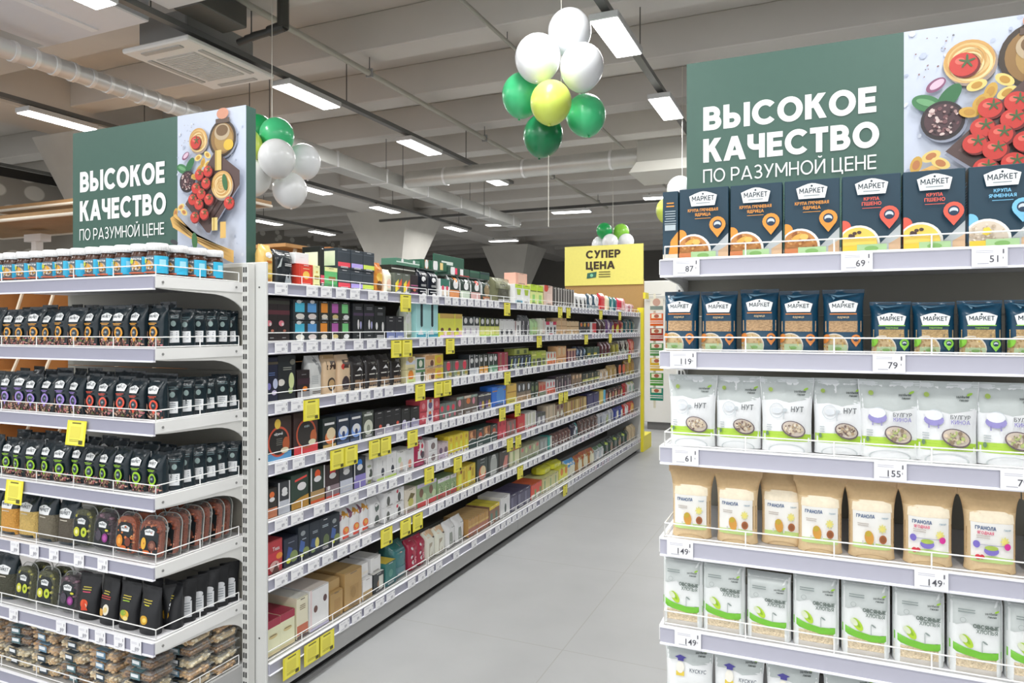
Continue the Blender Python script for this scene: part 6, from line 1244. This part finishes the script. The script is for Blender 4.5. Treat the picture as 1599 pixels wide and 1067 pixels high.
6|5.508|5.690|2|.115|.1|box|8f9490|e .5 .5 .3 .4 a4aca8|plain grey box|
6|5.705|5.801|1|.11|.1|box|46a89c|r .5 0 1 1 d0d4cc|teal and white box|
6|5.817|6.341|6|.115|.08|bag|6a4a44|s .5 .5 .4 .6 10 .14 b89a90,3a2a30,c8b8a8|mottled brown bag|
6|6.360|6.574|1|.13|.08|bag|3a3848|p .2 .3 .5 .9 .8 .7 .5 .2 c8d0dc;r .7 0 1 1 4a9a98|dark bag with white slash|
6|6.594|7.227|5|.14|.08|bag|5f4a44|s .5 .5 .4 .7 12 .14 c4a498,3a2c34,8a6a60|brown coffee bag with speckled print|
6|7.251|7.865|3|.13|.08|bag|b8bcc4|e .4 .5 .2 .4 5a6478;b .8 1 e0e4e4~e .5 .3 .3 .3 8a9a60|pale grey bag with blue print|
6|7.893|8.268|2|.13|.08|bag|3c4890|r .4 .1 1 .7 e8dcc8|blue and cream coffee bag|
6|8.298|8.843|2|.13|.08|bag|c83c38|e .4 .5 .3 .3 e8e4e4~e .5 .3 .3 .3 e0a03c;b .7 1 d8582c|scarlet coffee bag|
7|2.311|2.499|2|.15|.19|box|e6dcb8|b .78 1 9c3448;e .5 .52 .3 .1 c8b884;l .5 .56 1 .6 6a5c48;b .0 .1 d8cca4|cream fruit tea box with berry top|top=9c3448
7|2.508|2.586|1|.185|.19|box|e2d4bc|b .08 .32 b86a50;l .5 .8 3 .6 8a7a60;b .0 .06 6a5858|cream box with terracotta band|top=e8dcd0
7|2.590|2.733|1|.19|.19|box|e6e6e2|e .3 .5 .1 .12 6a4a44;e .8 .66 .1 .12 5a4040;r .0 .0 .1 1 d8c8c8;b .0 .06 b8b4cc|white carton with two dark spots|top=ded0c8
7|2.742|2.841|1|.125|.19|box|a98a58|r .3 .3 .8 .7 a08050|low kraft carton|top=b09464
7|2.852|3.000|1|.185|.19|box|ab8c5c|r .3 .2 .8 .6 a38454;e .5 .4 .15 .2 96784a|tall kraft carton|top=b89c6c
7|2.695|2.841|1|.05|.19|box|ac8f60|r .1 .2 .4 .8 b89c74|flat kraft carton on the low one|lift=.1265 top=b89a6a
7|3.006|3.090|1|.105|.12|box|ebe6de|b .0 .4 a89068|small white and tan carton|top=f0efec
7|3.008|3.085|1|.07|.14|box|ecebea|b .2 .4 d8d4cc|white carton lid stacked on top|lift=.107 top=f4f4f2
7|3.102|3.203|1|.1|.12|box|33383a|e .6 .4 .25 .25 8a7058;r .5 .1 .9 .8 c8c8c0|black and white carton|top=d8d8d4
7|3.105|3.197|1|.08|.14|box|e8e8e6|r .2 .2 .8 .5 dcdcd8|plain white carton on top|lift=.103 top=f0f0ee
7|3.209|3.316|1|.125|.13|box|35706c|b .0 .2 2c5c64;e .5 .5 .2 .2 5a8a80|teal carton with yellow lid|top=dcc04c
7|3.322|3.469|1|.195|.16|bag|3f7478|b .7 1 2f6c68;r .4 .7 .6 1 b09080;b .0 .3 5a8088|large teal gift bag|
7|3.476|3.664|2|.175|.12|bag|a02440|s .5 .5 .4 .6 14 .12 e08a98,7a1c34,f0d0d4|crimson foil coffee bag|
7|3.671|3.909|2|.165|.12|bag|e4dccc|r .2 .1 .55 .6 a89c88;b .8 1 dcb894;r .6 .75 .8 .98 5a4c48|cream coffee bag with grey window|
7|3.918|4.173|2|.165|.12|bag|e6e8e4|r .2 .1 .55 .6 8a9088;r .5 .75 .75 .98 3c4448;e .8 .12 .14 .1 3a4444|white coffee bag with dark tag|
7|4.192|4.499|6|.12|.19|box|b89058|b .0 .45 a06a5c;b .5 .6 c8ac6c|narrow kraft box, top row showing|top=c8a874
7|4.510|4.695|2|.13|.19|box|8c6a58|b .8 1 e0c03c;r .2 .1 .6 .6 5a7a6c|brown box with yellow lid|top=e8cc48
7|4.706|4.882|1|.15|.19|box|e4e8e6|e .5 .4 .1 .2 4a5450|tall white box|top=ecf0ee
7|4.894|5.294|3|.13|.19|box|5c5a70|r .1 .1 .4 .9 74748a;b .8 1 4a4660|slate violet box|top=54506c
7|5.308|5.552|2|.12|.19|box|d85c4c|b .0 .3 e4d8cc;r .6 .1 .9 .6 7a9a68|coral red box|top=f06a44
7|5.567|5.966|3|.12|.19|box|c8c490|r .3 .1 .5 .8 8aa878;b .0 .2 dcdcc0|pale green tea carton|top=ece0a8
7|5.983|6.212|2|.13|.19|box|dcd45c|e .6 .7 .3 .3 e0843c;b .0 .3 c8cc8c|yellow carton with orange dot|top=e8e058
7|5.659|6.175|2|.055|.16|bag|e0d838|e .5 .5 .3 .2 ece86c|bright yellow bag lying on cartons|lift=.1325
7|6.230|6.495|1|.155|.12|bag|d8d8cc|b .6 1 5aa0dc;e .5 .3 .3 .3 e8dcc0|white bag with sky blue top|
7|6.514|7.111|3|.155|.12|bag|b08048|b .6 1 a85a3c;e .5 .4 .35 .4 e0d4b4|kraft orange coffee bag|
7|7.134|7.471|2|.14|.12|bag|b4bcc0|e .5 .4 .3 .4 d8dce0;b .7 1 5a7a58|silver grey coffee bag|
7|7.496|8.579|6|.15|.12|bag|34483e|p .1 .8 .5 .95 .9 .8 .5 .7 a8c04c;b .0 .3 4a3c34~e .5 .4 .3 .3 8a6a4c;b .7 1 2c343c|dark green coffee bag|
7|8.611|8.912|2|.18|.12|bag|cbb898|e .5 .5 .3 .4 b09878;b .0 .2 b8a888|large beige coffee bag|'''
SZ = [z + 0.003 for z in GLEV] + [0.195]
USED = {}
PROT = {}
def make_pack(kind, w, d, h, col, art, ex):
    pack = kind == 'pack'
    if len(art.split(';')) < 4 and h > 0.07:  # small print that every package carries
        c = 'e4e2dc' if sum(lin(col)) < 0.75 else '6a645c'
        art += ';l .5 .95 1 .5 %s;l .5 .12 2 .6 %s' % (c, c)
    if kind == 'box' or pack:
        side = ''
        if ex.get('side') == 'cream': side = 'r .14 .14 .86 .86 dcdcc0'
        if ex.get('side') == 'dark': side = 'b .8 .84 4a525a'
        b = carton(w, d, h, col, art, side, topcol=ex.get('top'))
        if h > 0.11: # closed lid seam and tuck flap
            b.box(-w / 2 + 0.002, -d / 2 - 0.0003, h - 0.004, w / 2 - 0.002, -d / 2 + 0.001, h - 0.003, '2a2a2a', 'matte')
        nm = 'packet' if pack else 'tea_box'
        return Proto(nm, b.done(nm))
    pl = Pillow(w, d * 0.8, h, t1=0.72, seal=0.06, p=6, bottom=0.92, wob=0.05, seed=int(w * 1e4) % 17, pow=0.55, flare=0.03)
    b = B(); pl.body(b, col, 'film', 8, 12)
    A = pl.art(b, 'film'); A.cell = 0.02; A.ops(art)
    return Proto('coffee_bag', b.done('coffee_bag'), [('top_seal', crimp(w * 0.98, h * 0.06, 0, h * 0.94, col, 'film').done('top_seal'), [])])
GAIN = 1.3
for ln in RUNS.split('\n'):
    s, y0, y1, n, h, d, kind, cols, arts, desc, ex = ln.split('|')
    s = int(s); y0 = float(y0); y1 = float(y1); n = int(n); h = float(h); d = float(d)
    ex = dict(t.split('=') for t in ex.split()); arts = arts.split('~'); tiers = int(ex.get('tiers', 1)); lift = float(ex.get('lift', 0))
    pitch = (y1 - y0) / n; w = pitch * (0.985 if kind == 'bag' else 0.965)
    pr = [make_pack(kind, w, d, h, cols, a, ex) for a in arts]
    sh = '%s aisle shelf' % SH[s - 1]
    k = 0
    for t in range(tiers):
        for i in range(n):
            k += 1
            lab = desc + (', %s from the near end, %s' % (ORD[i + 1], sh) if n > 1 else ', on the ' + sh)
            if tiers > 1: lab = desc + (', %s %s from the near end, %s' % (('lower', 'upper')[t], ORD[i + 1], sh) if n > 1 else ', %s one, %s' % (('lower', 'upper')[t], sh))
            v = (i + (t if n == 1 or len(arts) == 2 and tiers == 2 and n == 1 else 0)) % len(arts)
            yy = y0 + pitch * (i + 0.5)
            xf = GX - 0.03 - (0.02 if lift else 0)
            place(pr[v], (xf - d / 2 - RND.uniform(0, 0.006), yy, SZ[s - 1] + lift + t * (h + 0.0015)), PI / 2 + (RND.uniform(-0.012, 0.012) if kind != 'bag' else RND.uniform(-0.05, 0.05)),
                  lab, {'box': 'box', 'pack': 'packet', 'bag': 'bag'}[kind], desc.replace(' with ', ' packages with ') + ', ' + sh, ry=0.0, sc=(1, 1, RND.uniform(0.97, 1.0) if kind == 'bag' else 1))

GAIN = 1.0
b = B(); b.bbox(-2.306, 3.98, 1.945, -2.294, 4.4, 2.085, 0.002, '2f5f4c', 'card')
A = Art(b, lambda u, v, l: (-2.294 + l, 4.19 + u, 1.945 + v), 0.42, 0.14, 'card', smooth=False, cell=9); A.lines(0.42, 0.72, 1, 0.5, 0.16, 0.1, 'e8efe8'); A.lines(0.5, 0.3, 1, 0.8, 0.06, 0.1, 'b4c8bc')
b.box(-2.303, 4.02, 1.79, -2.297, 4.03, 1.95, 'ccc', 'steel'); b.box(-2.303, 4.35, 1.79, -2.297, 4.36, 1.95, 'ccc', 'steel')
tag(link('shelf_header', b.done('shelf_header')), 'small dark green header board standing over the top aisle shelf', 'shelf header')

# tags along the aisle rails: white ones on the three near bays, yellow sale tags, the far small ones as one strip of paper
YTAG = {1: [3.342, 4.726, 5.88, 6.104, 7.143, 7.912], 2: [3.252, 3.355, 3.856, 5.372, 6.639, 7.51], 3: [2.551, 3.498, 3.712, 3.815, 4.731, 8.354], 4: [2.739, 2.844, 3.049, 3.142, 3.415, 4.641, 4.922, 5.897, 6.033], 5: [3.599, 3.957, 4.778, 4.934], 6: [3.154, 3.342, 3.47, 4.971], 7: [2.409, 2.543, 2.645, 5.982]}
wt2 = tag_proto(0.078, 0.045)
far = B(); cnt = 0
for s in range(7):
    z = (list(GLEV) + [0.19])[s] - 0.0005
    off = 0.0 if s < 6 else 0.011
    for i, y in enumerate(YTAG[s + 1]):
        place(yt, (GX + 0.0125 + off, y, z - 0.004), PI / 2, 'yellow sale tag, %s from the near end on the %s aisle rail' % (ORD[i + 1], SH[s]), 'price tag', 'yellow sale tags', rx=0.0)
    y = GY + 0.07; k = 0
    while y < YE - 0.03:
        if RND.random() < 0.95 and all(abs(y - q) > 0.088 for q in YTAG[s + 1]):
            if y < 6.2 and cnt < 270:
                k += 1; cnt += 1
                place(wt2, (GX + 0.0112 + off, y, z), PI / 2, 'white price tag, %s from the near end on the %s aisle rail' % (ordinal(k), SH[s]), 'price tag', 'white tags on the aisle rails')
            else:
                far.box(GX + 0.0113 + off, y - 0.035, z - 0.041, GX + 0.0123 + off, y + 0.035, z, 'f0e2ea' if RND.random() < 0.15 else 'eeeef4', 'paper')
                far.box(GX + 0.0121 + off, y - 0.01, z - 0.03, GX + 0.0127 + off, y + 0.02, z - 0.014, '8a8a94', 'paper')
        y += 0.1 + RND.choice((0, 0, 0.0, 0.01, 0.05))
o = link('distant_price_tags', far.done('distant_price_tags')); o['kind'] = 'stuff'; o['label'] = 'small white and pink price tags on the far aisle rails'; o['category'] = 'price tags'
